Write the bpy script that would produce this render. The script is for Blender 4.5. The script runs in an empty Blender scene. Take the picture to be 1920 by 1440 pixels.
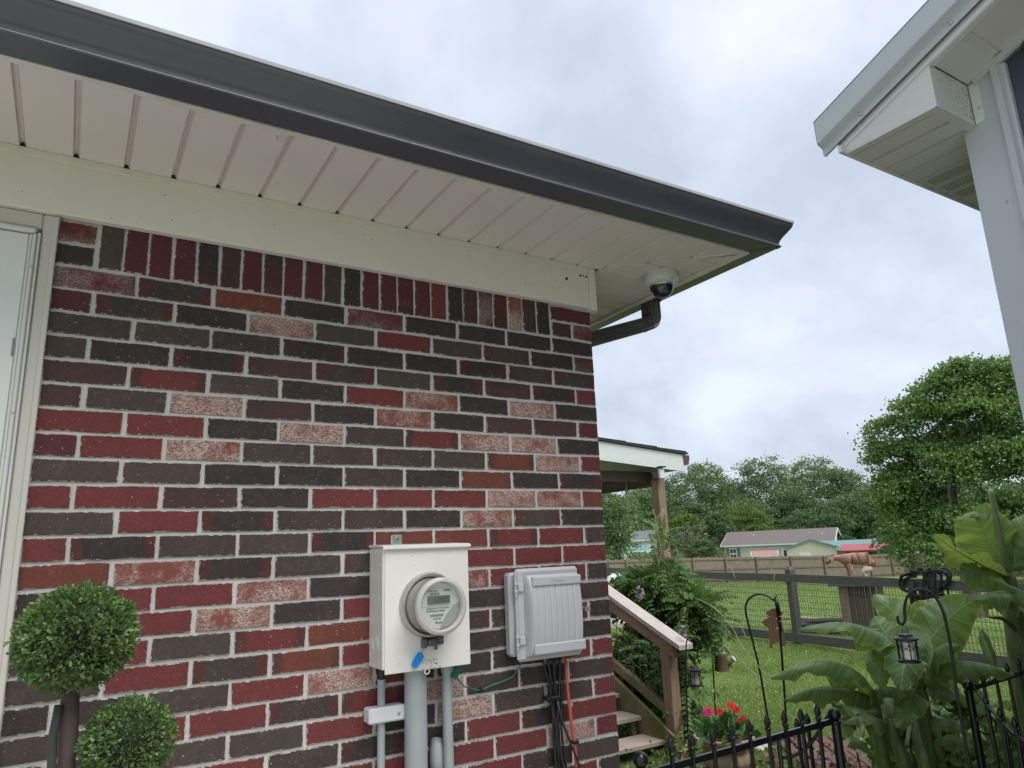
import bpy, math, random
import numpy as np
from mathutils import Vector, Matrix
random.seed(7); RNG = np.random.default_rng(7)
C = bpy.context.scene.collection
scene = bpy.context.scene

# ------------------------------------------------------------------ camera
F = 1331.0
CAM = Vector((-1.7839816, -2.22133068, 1.60))
ROT = Matrix(((0.85339414, -0.51981633, -0.03885134),
              (0.08714907, 0.21576338, -0.97254882),
              (0.51392946, 0.8265816, 0.22943272)))      # rows: right, down, forward
cd = bpy.data.cameras.new('camera'); cam = bpy.data.objects.new('camera', cd); C.objects.link(cam)
cd.sensor_width = 36; cd.lens = F / 1920 * 36; cd.clip_start = 0.05; cd.clip_end = 3000
r_, d_, f_ = ROT[0], ROT[1], ROT[2]
cam.matrix_world = Matrix(((r_[0], -d_[0], -f_[0], CAM[0]), (r_[1], -d_[1], -f_[1], CAM[1]),
                           (r_[2], -d_[2], -f_[2], CAM[2]), (0, 0, 0, 1)))
scene.camera = cam

# ------------------------------------------------------------------ world, sun, exposure
SUN_EL, SUN_ROT = math.radians(58), math.radians(165)
w = bpy.data.worlds.new('World'); scene.world = w; w.use_nodes = True
wt = w.node_tree; wt.nodes.clear()
def wn(t, **k):
    n = wt.nodes.new(t)
    for a, b in k.items(): setattr(n, a, b)
    return n
out = wn('ShaderNodeOutputWorld'); bg = wn('ShaderNodeBackground'); wt.links.new(bg.outputs[0], out.inputs[0])
sky = wn('ShaderNodeTexSky', sky_type='NISHITA'); sky.sun_disc = False; sky.sun_elevation = SUN_EL; sky.sun_rotation = SUN_ROT
tc = wn('ShaderNodeTexCoord'); sep = wn('ShaderNodeSeparateXYZ'); wt.links.new(tc.outputs['Generated'], sep.inputs[0])
mx = wn('ShaderNodeMath', operation='MAXIMUM'); wt.links.new(sep.outputs[2], mx.inputs[0]); mx.inputs[1].default_value = 0.0
ad = wn('ShaderNodeMath', operation='ADD'); wt.links.new(mx.outputs[0], ad.inputs[0]); ad.inputs[1].default_value = 0.5
dx = wn('ShaderNodeMath', operation='DIVIDE'); wt.links.new(sep.outputs[0], dx.inputs[0]); wt.links.new(ad.outputs[0], dx.inputs[1])
dy = wn('ShaderNodeMath', operation='DIVIDE'); wt.links.new(sep.outputs[1], dy.inputs[0]); wt.links.new(ad.outputs[0], dy.inputs[1])
cmb = wn('ShaderNodeCombineXYZ'); wt.links.new(dx.outputs[0], cmb.inputs[0]); wt.links.new(dy.outputs[0], cmb.inputs[1])
n1 = wn('ShaderNodeTexNoise'); n1.inputs['Scale'].default_value = 2.0; n1.inputs['Detail'].default_value = 6; n1.inputs['Roughness'].default_value = .5; n1.inputs['Distortion'].default_value = .35
n2 = wn('ShaderNodeTexNoise'); n2.inputs['Scale'].default_value = 3.4; n2.inputs['Detail'].default_value = 7; n2.inputs['Roughness'].default_value = .55
for n in (n1, n2): wt.links.new(cmb.outputs[0], n.inputs['Vector'])
mixn = wn('ShaderNodeMath', operation='MULTIPLY_ADD'); wt.links.new(n2.outputs[0], mixn.inputs[0]); mixn.inputs[1].default_value = .34
mul1 = wn('ShaderNodeMath', operation='MULTIPLY'); wt.links.new(n1.outputs[0], mul1.inputs[0]); mul1.inputs[1].default_value = .66
wt.links.new(mul1.outputs[0], mixn.inputs[2])
cr = wn('ShaderNodeValToRGB'); wt.links.new(mixn.outputs[0], cr.inputs[0])
CLOUD_GAIN = 1.0
cr.color_ramp.elements[0].position = .41; cr.color_ramp.elements[0].color = (1.82, 2.0, 2.33, 1)
cr.color_ramp.elements[1].position = .60; cr.color_ramp.elements[1].color = (2.85, 3.02, 3.46, 1)
e = cr.color_ramp.elements.new(.5); e.color = (2.30, 2.47, 2.86, 1)
# a touch lighter overhead, greyer towards the horizon as under any cloud deck
hr = wn('ShaderNodeMapRange'); wt.links.new(sep.outputs[2], hr.inputs[0]); hr.inputs[1].default_value = 0.0; hr.inputs[2].default_value = 1.0; hr.inputs[3].default_value = .92; hr.inputs[4].default_value = 1.35
vm = wn('ShaderNodeVectorMath', operation='SCALE'); wt.links.new(cr.outputs[0], vm.inputs[0]); wt.links.new(hr.outputs[0], vm.inputs['Scale'])
ms = wn('ShaderNodeMix', data_type='RGBA'); ms.inputs[0].default_value = .9
wt.links.new(sky.outputs[0], ms.inputs[6]); wt.links.new(vm.outputs[0], ms.inputs[7]); wt.links.new(ms.outputs[2], bg.inputs[0])
bg.inputs[1].default_value = 0.15
sl = bpy.data.lights.new('sun', 'SUN'); sl.energy = 1.5; sl.angle = math.radians(40); sl.color = (1, .97, .93)
so = bpy.data.objects.new('sun', sl); C.objects.link(so)
so.rotation_euler = (math.pi/2 - SUN_EL, 0, -SUN_ROT + math.pi)
so.location = (0, 0, 30)
vs = scene.view_settings; vs.view_transform = 'Standard'; vs.look = 'None'; vs.gamma = 1; vs.exposure = 1.02
scene.render.engine = 'CYCLES'; scene.cycles.max_bounces = 6; scene.cycles.transparent_max_bounces = 8

# ------------------------------------------------------------------ pixel -> place helpers (survey of the photograph)
def ray(px, py):
    v = Vector(((px-960)/F, (py-720)/F, 1)); return Vector((ROT[0][i]*v[0] + ROT[1][i]*v[1] + ROT[2][i]*v[2] for i in range(3)))
def onz(px, py, z): d = ray(px, py); return CAM + d*((z-CAM[2])/d[2])
def ony(px, py, y): d = ray(px, py); return CAM + d*((y-CAM[1])/d[1])
def onx(px, py, x): d = ray(px, py); return CAM + d*((x-CAM[0])/d[0])
def at(px, py, D): d = ray(px, py); return CAM + d*(D/math.hypot(d[0], d[1]))

# ------------------------------------------------------------------ object helpers
def tag(o, label=None, cat=None, group=None, kind=None):
    if label: o['label'] = label
    if cat: o['category'] = cat
    if group: o['group'] = group
    if kind: o['kind'] = kind
    return o
def thing(name, label, cat, loc=(0, 0, 0), group=None):
    o = bpy.data.objects.new(name, None); C.objects.link(o); o.location = loc; o.empty_display_size = .1
    return tag(o, label, cat, group)
def wloc(o):
    v = Vector((0, 0, 0))
    while o is not None: v += o.location; o = o.parent
    return v
class MB:
    """collects shapes in world coordinates, builds ONE mesh object"""
    def __init__(s): s.v = []; s.f = []; s.uv = {}
    def add(s, vs, fs):
        b = len(s.v); s.v += [tuple(v) for v in vs]; s.f += [tuple(b+i for i in f) for f in fs]; return s
    def box(s, a, b):
        x0, y0, z0 = [min(p, q) for p, q in zip(a, b)]; x1, y1, z1 = [max(p, q) for p, q in zip(a, b)]
        return s.add([(x0,y0,z0),(x1,y0,z0),(x1,y1,z0),(x0,y1,z0),(x0,y0,z1),(x1,y0,z1),(x1,y1,z1),(x0,y1,z1)],
                     [(0,3,2,1),(4,5,6,7),(0,1,5,4),(1,2,6,5),(2,3,7,6),(3,0,4,7)])
    def bbox(s, a, b, r=.004):
        """box with all edges chamfered"""
        c = [(p+q)/2 for p, q in zip(a, b)]; h = [abs(p-q)/2 for p, q in zip(a, b)]; r = min(r, min(h)*.9)
        import itertools
        vs = []; idx = {}
        for sx, sy, sz in itertools.product((-1, 1), repeat=3):
            for ax in range(3):
                p = [sx*h[0], sy*h[1], sz*h[2]]
                for k in range(3):
                    if k != ax: p[k] -= (1 if p[k] > 0 else -1)*r
                idx[(sx, sy, sz, ax)] = len(vs); vs.append([c[k]+p[k] for k in range(3)])
        fs = []
        def quad(l): fs.append(l)
        for ax in range(3):
            u, v = (ax+1) % 3, (ax+2) % 3
            for sg in (-1, 1):
                q = []
                for (a1, b1) in ((-1,-1),(1,-1),(1,1),(-1,1)):
                    k = [0,0,0]; k[ax] = sg; k[u] = a1; k[v] = b1; q.append(idx[(k[0],k[1],k[2],ax)])
                quad(tuple(q) if sg > 0 else tuple(q[::-1]))
            # edges parallel to ax
            for su, sv in ((-1,-1),(1,-1),(1,1),(-1,1)):
                k0 = [0,0,0]; k1 = [0,0,0]; k0[ax] = -1; k1[ax] = 1
                for k in (k0, k1): k[u] = su; k[v] = sv
                q = (idx[(*k0, u)], idx[(*k1, u)], idx[(*k1, v)], idx[(*k0, v)])
                quad(q if su*sv < 0 else q[::-1])
        for sx, sy, sz in itertools.product((-1, 1), repeat=3):
            t = (idx[(sx,sy,sz,0)], idx[(sx,sy,sz,1)], idx[(sx,sy,sz,2)])
            quad(t if sx*sy*sz > 0 else t[::-1])
        return s.add(vs, fs)
    def bar(s, p, q, w, h, up=(0, 0, 1)):
        p, q = Vector(p), Vector(q); t = (q-p).normalized(); u = Vector(up)
        sd = t.cross(u)
        if sd.length < 1e-4: sd = t.cross(Vector((1, 0, 0)))
        sd.normalize(); u = sd.cross(t).normalized()
        vs = []
        for c in (p, q):
            for a, b in ((-1,-1),(1,-1),(1,1),(-1,1)): vs.append(c + sd*(a*w/2) + u*(b*h/2))
        return s.add(vs, [(0,1,2,3)[::-1],(4,5,6,7),(0,1,5,4),(1,2,6,5),(2,3,7,6),(3,0,4,7)])
    def tube(s, pts, r, n=8, cap=True):
        pts = [Vector(p) for p in pts]; m = len(pts)
        rs = r if isinstance(r, (list, tuple)) else [r]*m
        t0 = (pts[1]-pts[0]).normalized(); ref = Vector((0,0,1)) if abs(t0.z) < .9 else Vector((1,0,0))
        nrm = t0.cross(ref).normalized(); vs = []
        for i in range(m):
            t = (pts[min(i+1, m-1)]-pts[max(i-1, 0)]).normalized()
            nrm = (nrm - t*nrm.dot(t)).normalized(); b = t.cross(nrm)
            for k in range(n):
                a = 2*math.pi*k/n; vs.append(pts[i] + (nrm*math.cos(a)+b*math.sin(a))*rs[i])
        fs = []
        for i in range(m-1):
            for k in range(n): k2 = (k+1) % n; fs.append((i*n+k, i*n+k2, (i+1)*n+k2, (i+1)*n+k))
        if cap: fs.append(tuple(range(n))[::-1]); fs.append(tuple((m-1)*n+k for k in range(n)))
        return s.add(vs, fs)
    def lathe(s, prof, c, axis=(0, 0, 1), n=24, cap=True):
        """prof: (radius, distance along axis)"""
        ax = Vector(axis).normalized(); ref = Vector((0,0,1)) if abs(ax.z) < .9 else Vector((1,0,0))
        u = ax.cross(ref).normalized(); v = ax.cross(u); c = Vector(c); vs = []
        for r, h in prof:
            for k in range(n):
                a = 2*math.pi*k/n; vs.append(c + ax*h + (u*math.cos(a)+v*math.sin(a))*r)
        fs = []
        for i in range(len(prof)-1):
            for k in range(n): k2 = (k+1) % n; fs.append((i*n+k, i*n+k2, (i+1)*n+k2, (i+1)*n+k))
        if cap and prof[0][0] > 1e-5: fs.append(tuple(range(n))[::-1])
        if cap and prof[-1][0] > 1e-5: fs.append(tuple((len(prof)-1)*n+k for k in range(n)))
        return s.add(vs, fs)
    def prism(s, poly, d):
        """poly: 3D points, extruded by vector d"""
        n = len(poly); d = Vector(d); vs = [Vector(p) for p in poly] + [Vector(p)+d for p in poly]
        fs = [tuple(range(n)), tuple(range(n, 2*n))[::-1]] + [(i, n+i, n+(i+1) % n, (i+1) % n) for i in range(n)]
        return s.add(vs, fs)
    def sheet(s, rows):
        m, n = len(rows), len(rows[0]); vs = [p for r in rows for p in r]
        return s.add(vs, [(i*n+j, i*n+j+1, (i+1)*n+j+1, (i+1)*n+j) for i in range(m-1) for j in range(n-1)])
    def build(s, name, mat, parent=None, smooth=False, label=None, kind=None, recalc=True):
        me = bpy.data.meshes.new(name); me.from_pydata([tuple(v) for v in s.v], [], s.f); me.update()
        if recalc:
            import bmesh
            bm = bmesh.new(); bm.from_mesh(me); bmesh.ops.recalc_face_normals(bm, faces=bm.faces); bm.to_mesh(me); bm.free()
        if mat: me.materials.append(mat)
        o = bpy.data.objects.new(name, me); C.objects.link(o)
        if parent is not None:
            o.parent = parent; o.location = -wloc(parent)
        if smooth:
            me.shade_smooth()
            if smooth is not True: me.set_sharp_from_angle(angle=math.radians(smooth))
        if label: o['label'] = label
        if kind: o['kind'] = kind
        return o
def solo(mb, name, mat, label, cat, loc=None, group=None, kind=None, smooth=False):
    o = mb.build(name, mat, smooth=smooth); tag(o, label, cat, group, kind); return o
def np_mesh(name, V, faces, mat, parent=None, n=3, uv=None, smooth=False, attrs=None):
    """fast mesh from numpy: V (k,3), faces (m,n)"""
    me = bpy.data.meshes.new(name); me.vertices.add(len(V)); me.vertices.foreach_set('co', V.astype(np.float32).ravel())
    m = len(faces); me.loops.add(m*n); me.loops.foreach_set('vertex_index', faces.astype(np.int32).ravel())
    me.polygons.add(m); me.polygons.foreach_set('loop_start', (np.arange(m)*n).astype(np.int32))
    me.update(calc_edges=True)
    if uv is not None:
        l = me.uv_layers.new(name='UVMap'); l.data.foreach_set('uv', uv[faces.ravel()].astype(np.float32).ravel())
    if smooth: me.shade_smooth()
    me.materials.append(mat); o = bpy.data.objects.new(name, me); C.objects.link(o)
    if parent is not None: o.parent = parent; o.location = -wloc(parent)
    return o
def copy_tree(o, parent=None):
    c = o.copy(); C.objects.link(c); c.parent = parent
    for ch in o.children: copy_tree(ch, c)
    return c

# ------------------------------------------------------------------ materials
def nodes(name):
    m = bpy.data.materials.new(name); m.use_nodes = True; nt = m.node_tree; b = nt.nodes['Principled BSDF']; return m, nt, b
def N(nt, t, **k):
    n = nt.nodes.new(t)
    for a, b in k.items():
        if a.startswith('i_'): n.inputs[int(a[2:]) if a[2:].isdigit() else a[2:]].default_value = b
        else: setattr(n, a, b)
    return n
def noise(nt, vec, scale, detail=4, rough=.5):
    n = N(nt, 'ShaderNodeTexNoise'); n.inputs['Scale'].default_value = scale; n.inputs['Detail'].default_value = detail; n.inputs['Roughness'].default_value = rough
    if vec is not None: nt.links.new(vec, n.inputs['Vector'])
    return n.outputs['Fac']
def rng(nt, src, a, b, c=0., d=1.):
    n = N(nt, 'ShaderNodeMapRange'); nt.links.new(src, n.inputs[0])
    for i, v in zip((1, 2, 3, 4), (a, b, c, d)): n.inputs[i].default_value = v
    return n.outputs[0]
def mix(nt, fac, a, b, mode='MIX'):
    n = N(nt, 'ShaderNodeMix', data_type='RGBA', blend_type=mode)
    for i, v in ((0, fac), (6, a), (7, b)):
        if isinstance(v, (int, float)): n.inputs[i].default_value = v
        elif isinstance(v, tuple): n.inputs[i].default_value = (*v[:3], 1)
        else: nt.links.new(v, n.inputs[i])
    return n.outputs[2]
def mth(nt, op, a, b=None):
    n = N(nt, 'ShaderNodeMath', operation=op)
    for i, v in enumerate((a, b)):
        if v is None: continue
        if isinstance(v, (int, float)): n.inputs[i].default_value = v
        else: nt.links.new(v, n.inputs[i])
    return n.outputs[0]
def bump(nt, b, h, strength=.3, dist=.002):
    n = N(nt, 'ShaderNodeBump'); n.inputs['Strength'].default_value = strength; n.inputs['Distance'].default_value = dist
    nt.links.new(h, n.inputs['Height']); nt.links.new(n.outputs[0], b.inputs['Normal'])
def coord(nt, which='Object', scale=None):
    t = N(nt, 'ShaderNodeTexCoord').outputs[which]
    if scale:
        m = N(nt, 'ShaderNodeMapping'); m.inputs['Scale'].default_value = scale; nt.links.new(t, m.inputs[0]); t = m.outputs[0]
    return t
def paint(name, col, rough=.45, metal=0., dirt=(.25, .22, .18), dirt_amt=.35, scale=6., bumps=.12, var=.08, spec=.5):
    m, nt, b = nodes(name); v = coord(nt)
    n = noise(nt, v, scale, 6, .62); n2 = noise(nt, v, scale*14, 3)
    c = mix(nt, rng(nt, n, .3, .7), tuple(x*(1-var) for x in col), tuple(min(1, x*(1+var)) for x in col))
    sp = mth(nt, 'MULTIPLY', rng(nt, n2, .68, .76), rng(nt, n, .4, .65)); c = mix(nt, mth(nt, 'MULTIPLY', sp, dirt_amt), c, dirt)
    c = mix(nt, mth(nt, 'MULTIPLY', rng(nt, n, .58, .8), dirt_amt*.5), c, dirt)
    nt.links.new(c, b.inputs['Base Color']); b.inputs['Metallic'].default_value = metal; b.inputs['Specular IOR Level'].default_value = spec
    nt.links.new(rng(nt, n, .3, .8, rough*.85, min(1, rough*1.25)), b.inputs['Roughness']); bump(nt, b, n2, bumps, .001); return m
def wood(name, c1, c2, green=0.0, scale=(3, 3, 3), axis=2, rough=.8):
    m, nt, b = nodes(name); t = coord(nt)
    s = [26, 26, 26]; s[axis] = 1.6
    mp = N(nt, 'ShaderNodeMapping'); mp.inputs['Scale'].default_value = s; nt.links.new(t, mp.inputs[0])
    g = noise(nt, mp.outputs[0], 2.2, 7, .6); big = noise(nt, t, 2.5, 4)
    c = mix(nt, rng(nt, g, .3, .7), c1, c2); c = mix(nt, rng(nt, big, .45, .7, 0, .5), c, tuple(x*.55 for x in c1))
    if green: c = mix(nt, rng(nt, noise(nt, t, 5, 5), .42, .62, 0, green), c, (.09, .11, .03))
    nt.links.new(c, b.inputs['Base Color']); b.inputs['Roughness'].default_value = rough; bump(nt, b, g, .5, .003); return m
def flat(name, col, rough=.5, metal=0., spec=.5):
    return paint(name, col, rough, metal, dirt_amt=.15, var=.05, bumps=.05, spec=spec)
def leafmat(name, c1, c2, trans=.25, rough=.45, scale=3., back=None):
    m, nt, b = nodes(name)
    g = N(nt, 'ShaderNodeNewGeometry'); v = coord(nt)
    r = g.outputs['Random Per Island']; n = noise(nt, v, scale, 3)
    c = mix(nt, rng(nt, mth(nt, 'ADD', mth(nt, 'MULTIPLY', r, .55), mth(nt, 'MULTIPLY', n, .7)), .3, .95), c1, c2)
    nt.links.new(c, b.inputs['Base Color']); b.inputs['Roughness'].default_value = rough; b.inputs['Specular IOR Level'].default_value = .35
    tr = N(nt, 'ShaderNodeBsdfTranslucent'); nt.links.new(mix(nt, .5, c, tuple(x*1.6 for x in c2)), tr.inputs[0])
    ms_ = N(nt, 'ShaderNodeMixShader'); ms_.inputs[0].default_value = trans
    nt.links.new(b.outputs[0], ms_.inputs[1]); nt.links.new(tr.outputs[0], ms_.inputs[2]); nt.links.new(ms_.outputs[0], nt.nodes['Material Output'].inputs[0]); return m

def brickmat(name, c1, c2, patch=(.45, .62), cream=0., cream_col=(.50, .38, .30), vert=0.):
    m, nt, b = nodes(name); oi = N(nt, 'ShaderNodeObjectInfo'); g = N(nt, 'ShaderNodeTexCoord')
    off = N(nt, 'ShaderNodeVectorMath', operation='ADD'); nt.links.new(g.outputs['Object'], off.inputs[0])
    sc = N(nt, 'ShaderNodeVectorMath', operation='SCALE'); nt.links.new(oi.outputs['Location'], sc.inputs[0]); sc.inputs['Scale'].default_value = 13.7
    nt.links.new(sc.outputs[0], off.inputs[1]); v = off.outputs[0]
    big = noise(nt, v, 11, 5, .6); mid = noise(nt, v, 55, 5, .65); fine = noise(nt, v, 330, 3, .6)
    # cracks of the rough wirecut face: stretched along the brick
    mp = N(nt, 'ShaderNodeMapping'); mp.inputs['Scale'].default_value = (.7, 1, 1.2); nt.links.new(v, mp.inputs[0])
    vo = noise(nt, mp.outputs[0], 210, 6, .8)
    f = mth(nt, 'ADD', mth(nt, 'MULTIPLY', big, .75), mth(nt, 'MULTIPLY', mid, .25))
    c = mix(nt, rng(nt, f, *patch), c1, c2)
    xs_ = N(nt, 'ShaderNodeSeparateXYZ'); nt.links.new(g.outputs['Object'], xs_.inputs[0])
    ex = mth(nt, 'ADD', mth(nt, 'ABSOLUTE', xs_.outputs[0]), mth(nt, 'MULTIPLY', mth(nt, 'SUBTRACT', mid, .5), .035))
    eg = mth(nt, 'MULTIPLY', rng(nt, ex, .066, .076), rng(nt, oi.outputs['Random'], .70, .74))
    c = mix(nt, eg, c, (.15, .036, .034) if c1[0] < .11 else (.065, .045, .042))
    c = mix(nt, rng(nt, oi.outputs['Random'], 0, 1, 0, .35), c, tuple(x*.6 for x in c1))
    if cream:
        shift = mth(nt, 'MULTIPLY', mth(nt, 'SUBTRACT', oi.outputs['Random'], .5), .16)
        bs = mth(nt, 'ADD', mth(nt, 'ADD', mth(nt, 'MULTIPLY', big, .6), mth(nt, 'MULTIPLY', noise(nt, v, 28, 6, .7), .4)), shift)
        k = mth(nt, 'MULTIPLY', rng(nt, vo, .40, .58), rng(nt, bs, .56-.22*cream, .70-.22*cream))
        c = mix(nt, mth(nt, 'MULTIPLY', k, .95), c, cream_col)
    c = mix(nt, rng(nt, fine, .3, .7, .55, 0), c, tuple(x*.35 for x in c1))
    c = mix(nt, rng(nt, vo, .30, .52, .75, 0), c, tuple(x*.4 for x in c1)); c = mix(nt, rng(nt, mid, .55, .75, 0, .35), c, tuple(min(1, x*1.5+.01) for x in c2))
    c = mix(nt, rng(nt, noise(nt, v, 190, 1), .755, .78), c, (.5, .47, .43))
    # mortar smeared over the arris
    ea = N(nt, 'ShaderNodeAttribute', attribute_name='edge'); e_ = ea.outputs['Fac']
    sm = mth(nt, 'ADD', e_, mth(nt, 'MULTIPLY', mth(nt, 'SUBTRACT', noise(nt, v, 75, 5, .7), .5), .85))
    c = mix(nt, rng(nt, sm, .0, -.08), c, (.52, .50, .46))
    nt.links.new(c, b.inputs['Base Color']); b.inputs['Roughness'].default_value = .78; b.inputs['Specular IOR Level'].default_value = .3
    h = mth(nt, 'ADD', mth(nt, 'MULTIPLY', vo, .8), mth(nt, 'MULTIPLY', fine, .35)); bump(nt, b, h, .7, .0022); return m
BR = {
 'K': brickmat('brick_charcoal', (.052, .040, .037), (.086, .062, .054), (.40, .75)),
 'D': brickmat('brick_dark_brown', (.074, .055, .048), (.104, .076, .066), (.4, .7)),
 'B': brickmat('brick_brown', (.088, .066, .056), (.115, .083, .070), (.4, .7)),
 'N': brickmat('brick_plum', (.105, .050, .050), (.075, .048, .046), (.42, .6)),
 'M': brickmat('brick_maroon', (.140, .038, .046), (.102, .033, .040), (.42, .65)),
 'R': brickmat('brick_red', (.200, .048, .045), (.145, .042, .041), (.48, .66)),
 'O': brickmat('brick_orange_red', (.215, .062, .042), (.140, .052, .042), (.45, .65)),
 'X': brickmat('brick_red_speckled', (.175, .045, .040), (.09, .05, .045), (.45, .6), .45, (.42, .33, .28)),
 'S': brickmat('brick_salmon_frosted', (.27, .085, .068), (.20, .068, .056), (.42, .6), .80, (.72, .60, .51)),
}
def mortar_mat():
    m, nt, b = nodes('mortar'); v = coord(nt)
    n = noise(nt, v, 9, 5, .6); f_n = noise(nt, v, 260, 4, .7); s = noise(nt, v, 60, 5, .7)
    c = mix(nt, rng(nt, n, .3, .7), (.56, .54, .50), (.66, .64, .60)); c = mix(nt, rng(nt, f_n, .3, .55, .45, 0), c, (.33, .31, .28))
    c = mix(nt, rng(nt, s, .66, .8, 0, .5), c, (.22, .20, .18)); nt.links.new(c, b.inputs['Base Color']); b.inputs['Roughness'].default_value = .95
    bump(nt, b, mth(nt, 'ADD', f_n, s), .9, .003); return m
MORTAR = mortar_mat()
M_CREAM = paint('cream_painted_board', (.70, .66, .585), .42, dirt=(.28, .26, .2), dirt_amt=.3, var=.035, scale=3)
M_SOFFIT = paint('beige_vinyl_soffit', (.66, .615, .57), .5, dirt=(.3, .26, .2), dirt_amt=.12, var=.03, scale=3)
M_TRIMW = paint('weathered_white_trim', (.62, .60, .55), .5, dirt=(.25, .27, .2), dirt_amt=.45, scale=14)
M_GUTTER = paint('dark_grey_gutter_metal', (.070, .074, .088), .30, .0, dirt=(.2, .2, .2), dirt_amt=.12, var=.06, scale=3, spec=.6)
M_LIP_SHEEN = paint('gutter_hem_sky_sheen', (.42, .42, .42), .4, .0, dirt_amt=.25)  # hem paler than the gutter: its sky reflection is put into the colour
M_SPOUT = paint('dark_brown_downspout', (.075, .068, .062), .34, dirt_amt=.2)
M_SHINGLE = paint('dark_roof_shingle', (.06, .055, .055), .9, dirt_amt=.3, scale=10, bumps=.5)
M_BLACK = flat('black_gap', (.008, .008, .008), .9)
M_DOORW = paint('white_storm_door', (.66, .67, .64), .35, dirt_amt=.08, var=.02, scale=2)
M_JAMB = paint('grey_cream_door_frame', (.54, .515, .45), .45, dirt_amt=.12, var=.04, scale=3)
M_ALU = paint('brushed_aluminium', (.55, .55, .54), .32, .7, dirt_amt=.2)

# ------------------------------------------------------------------ terrain
def gz(x, y):
    r = math.hypot(x-CAM[0], y-CAM[1]); K = [(0, 0), (13, 0), (20, -.17), (27, -.36), (40, -.70), (50, -.98), (60, -1.36), (66, -1.42), (85, -1.4), (100, -.3), (125, .9), (200, 2.0), (420, 2.6), (1500, 2.6)]
    for (a, za), (b, zb) in zip(K, K[1:]):
        if r <= b: t = (r-a)/(b-a); t = t*t*(3-2*t) if r > 85 else t; return za+(zb-za)*t
    return 2.6
def grass_mat():
    m, nt, b = nodes('lawn'); v = coord(nt)
    n = noise(nt, v, .35, 6, .6); n2 = noise(nt, v, 3, 6, .7); n3 = noise(nt, v, 22, 6, .75)
    wv = N(nt, 'ShaderNodeTexWave', wave_type='BANDS', bands_direction='DIAGONAL'); wv.inputs['Scale'].default_value = .33; wv.inputs['Distortion'].default_value = 1.5; wv.inputs['Detail'].default_value = 2
    nt.links.new(v, wv.inputs['Vector'])
    c = mix(nt, rng(nt, n2, .3, .7), (.125, .200, .045), (.20, .28, .070)); c = mix(nt, rng(nt, n3, .42, .7, 0, .6), c, (.25, .32, .09))
    c = mix(nt, rng(nt, n3, .2, .45, .6, 0), c, (.075, .12, .028)); c = mix(nt, rng(nt, wv.outputs['Fac'], .3, .7, 0, .28), c, (.14, .24, .06))
    c = mix(nt, rng(nt, n, .5, .75, 0, .4), c, (.24, .25, .10)); nt.links.new(c, b.inputs['Base Color']); b.inputs['Roughness'].default_value = .9; b.inputs['Specular IOR Level'].default_value = .15
    bump(nt, b, n3, 1, .03); return m
M_GRASS = grass_mat()
def terrain():
    mb = MB(); rr = [0, 3, 6, 9, 13, 16, 20, 24, 27, 31, 38, 46, 55, 65, 75, 85, 93, 100, 110, 125, 150, 200, 280, 420, 900, 1500]; n = 72
    rows = []
    for r in rr:
        rows.append([(CAM[0]+max(r, .01)*math.cos(2*math.pi*k/n), CAM[1]+max(r, .01)*math.sin(2*math.pi*k/n), gz(CAM[0]+r*math.cos(2*math.pi*k/n), CAM[1]+r*math.sin(2*math.pi*k/n))) for k in range(n+1)])
    mb.sheet(rows); o = mb.build('ground', M_GRASS, smooth=True); o['kind'] = 'structure'; o['label'] = 'rolling green lawn and field ground'
terrain()
M_CONC = paint('bounce_patio_concrete', (.55, .52, .48), .9, dirt_amt=.3, scale=2, bumps=.4)
o = MB().box((-7, -6.5, -.1), (.655, -.05, .012)).build('bounce_patio', M_CONC); o['kind'] = 'structure'  # unseen slab, added and kept pale to bounce light onto the soffit
# mulch bed by the urn
def soil_mat():
    m, nt, b = nodes('mulch'); v = coord(nt); n = noise(nt, v, 30, 6, .8); n2 = noise(nt, v, 9, 4)
    c = mix(nt, rng(nt, n, .35, .65), (.05, .032, .02), (.20, .13, .085)); c = mix(nt, rng(nt, n2, .5, .7, 0, .5), c, (.10, .12, .05))
    nt.links.new(c, b.inputs['Base Color']); b.inputs['Roughness'].default_value = .95; bump(nt, b, n, 1, .02); return m
M_SOIL = soil_mat()
def bed():
    mb = MB(); c = Vector((1.9, .85, 0)); pts = []
    for k in range(28):
        a = 2*math.pi*k/28; r = 1+.08*math.sin(3*a)+.06*math.sin(7*a+1); pts.append((c.x+1.15*r*math.cos(a), c.y+1.35*r*math.sin(a), .006))
    mb.prism(pts, (0, 0, -.03)); o = mb.build('flower_bed', M_SOIL); o['kind'] = 'structure'
bed()

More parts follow.
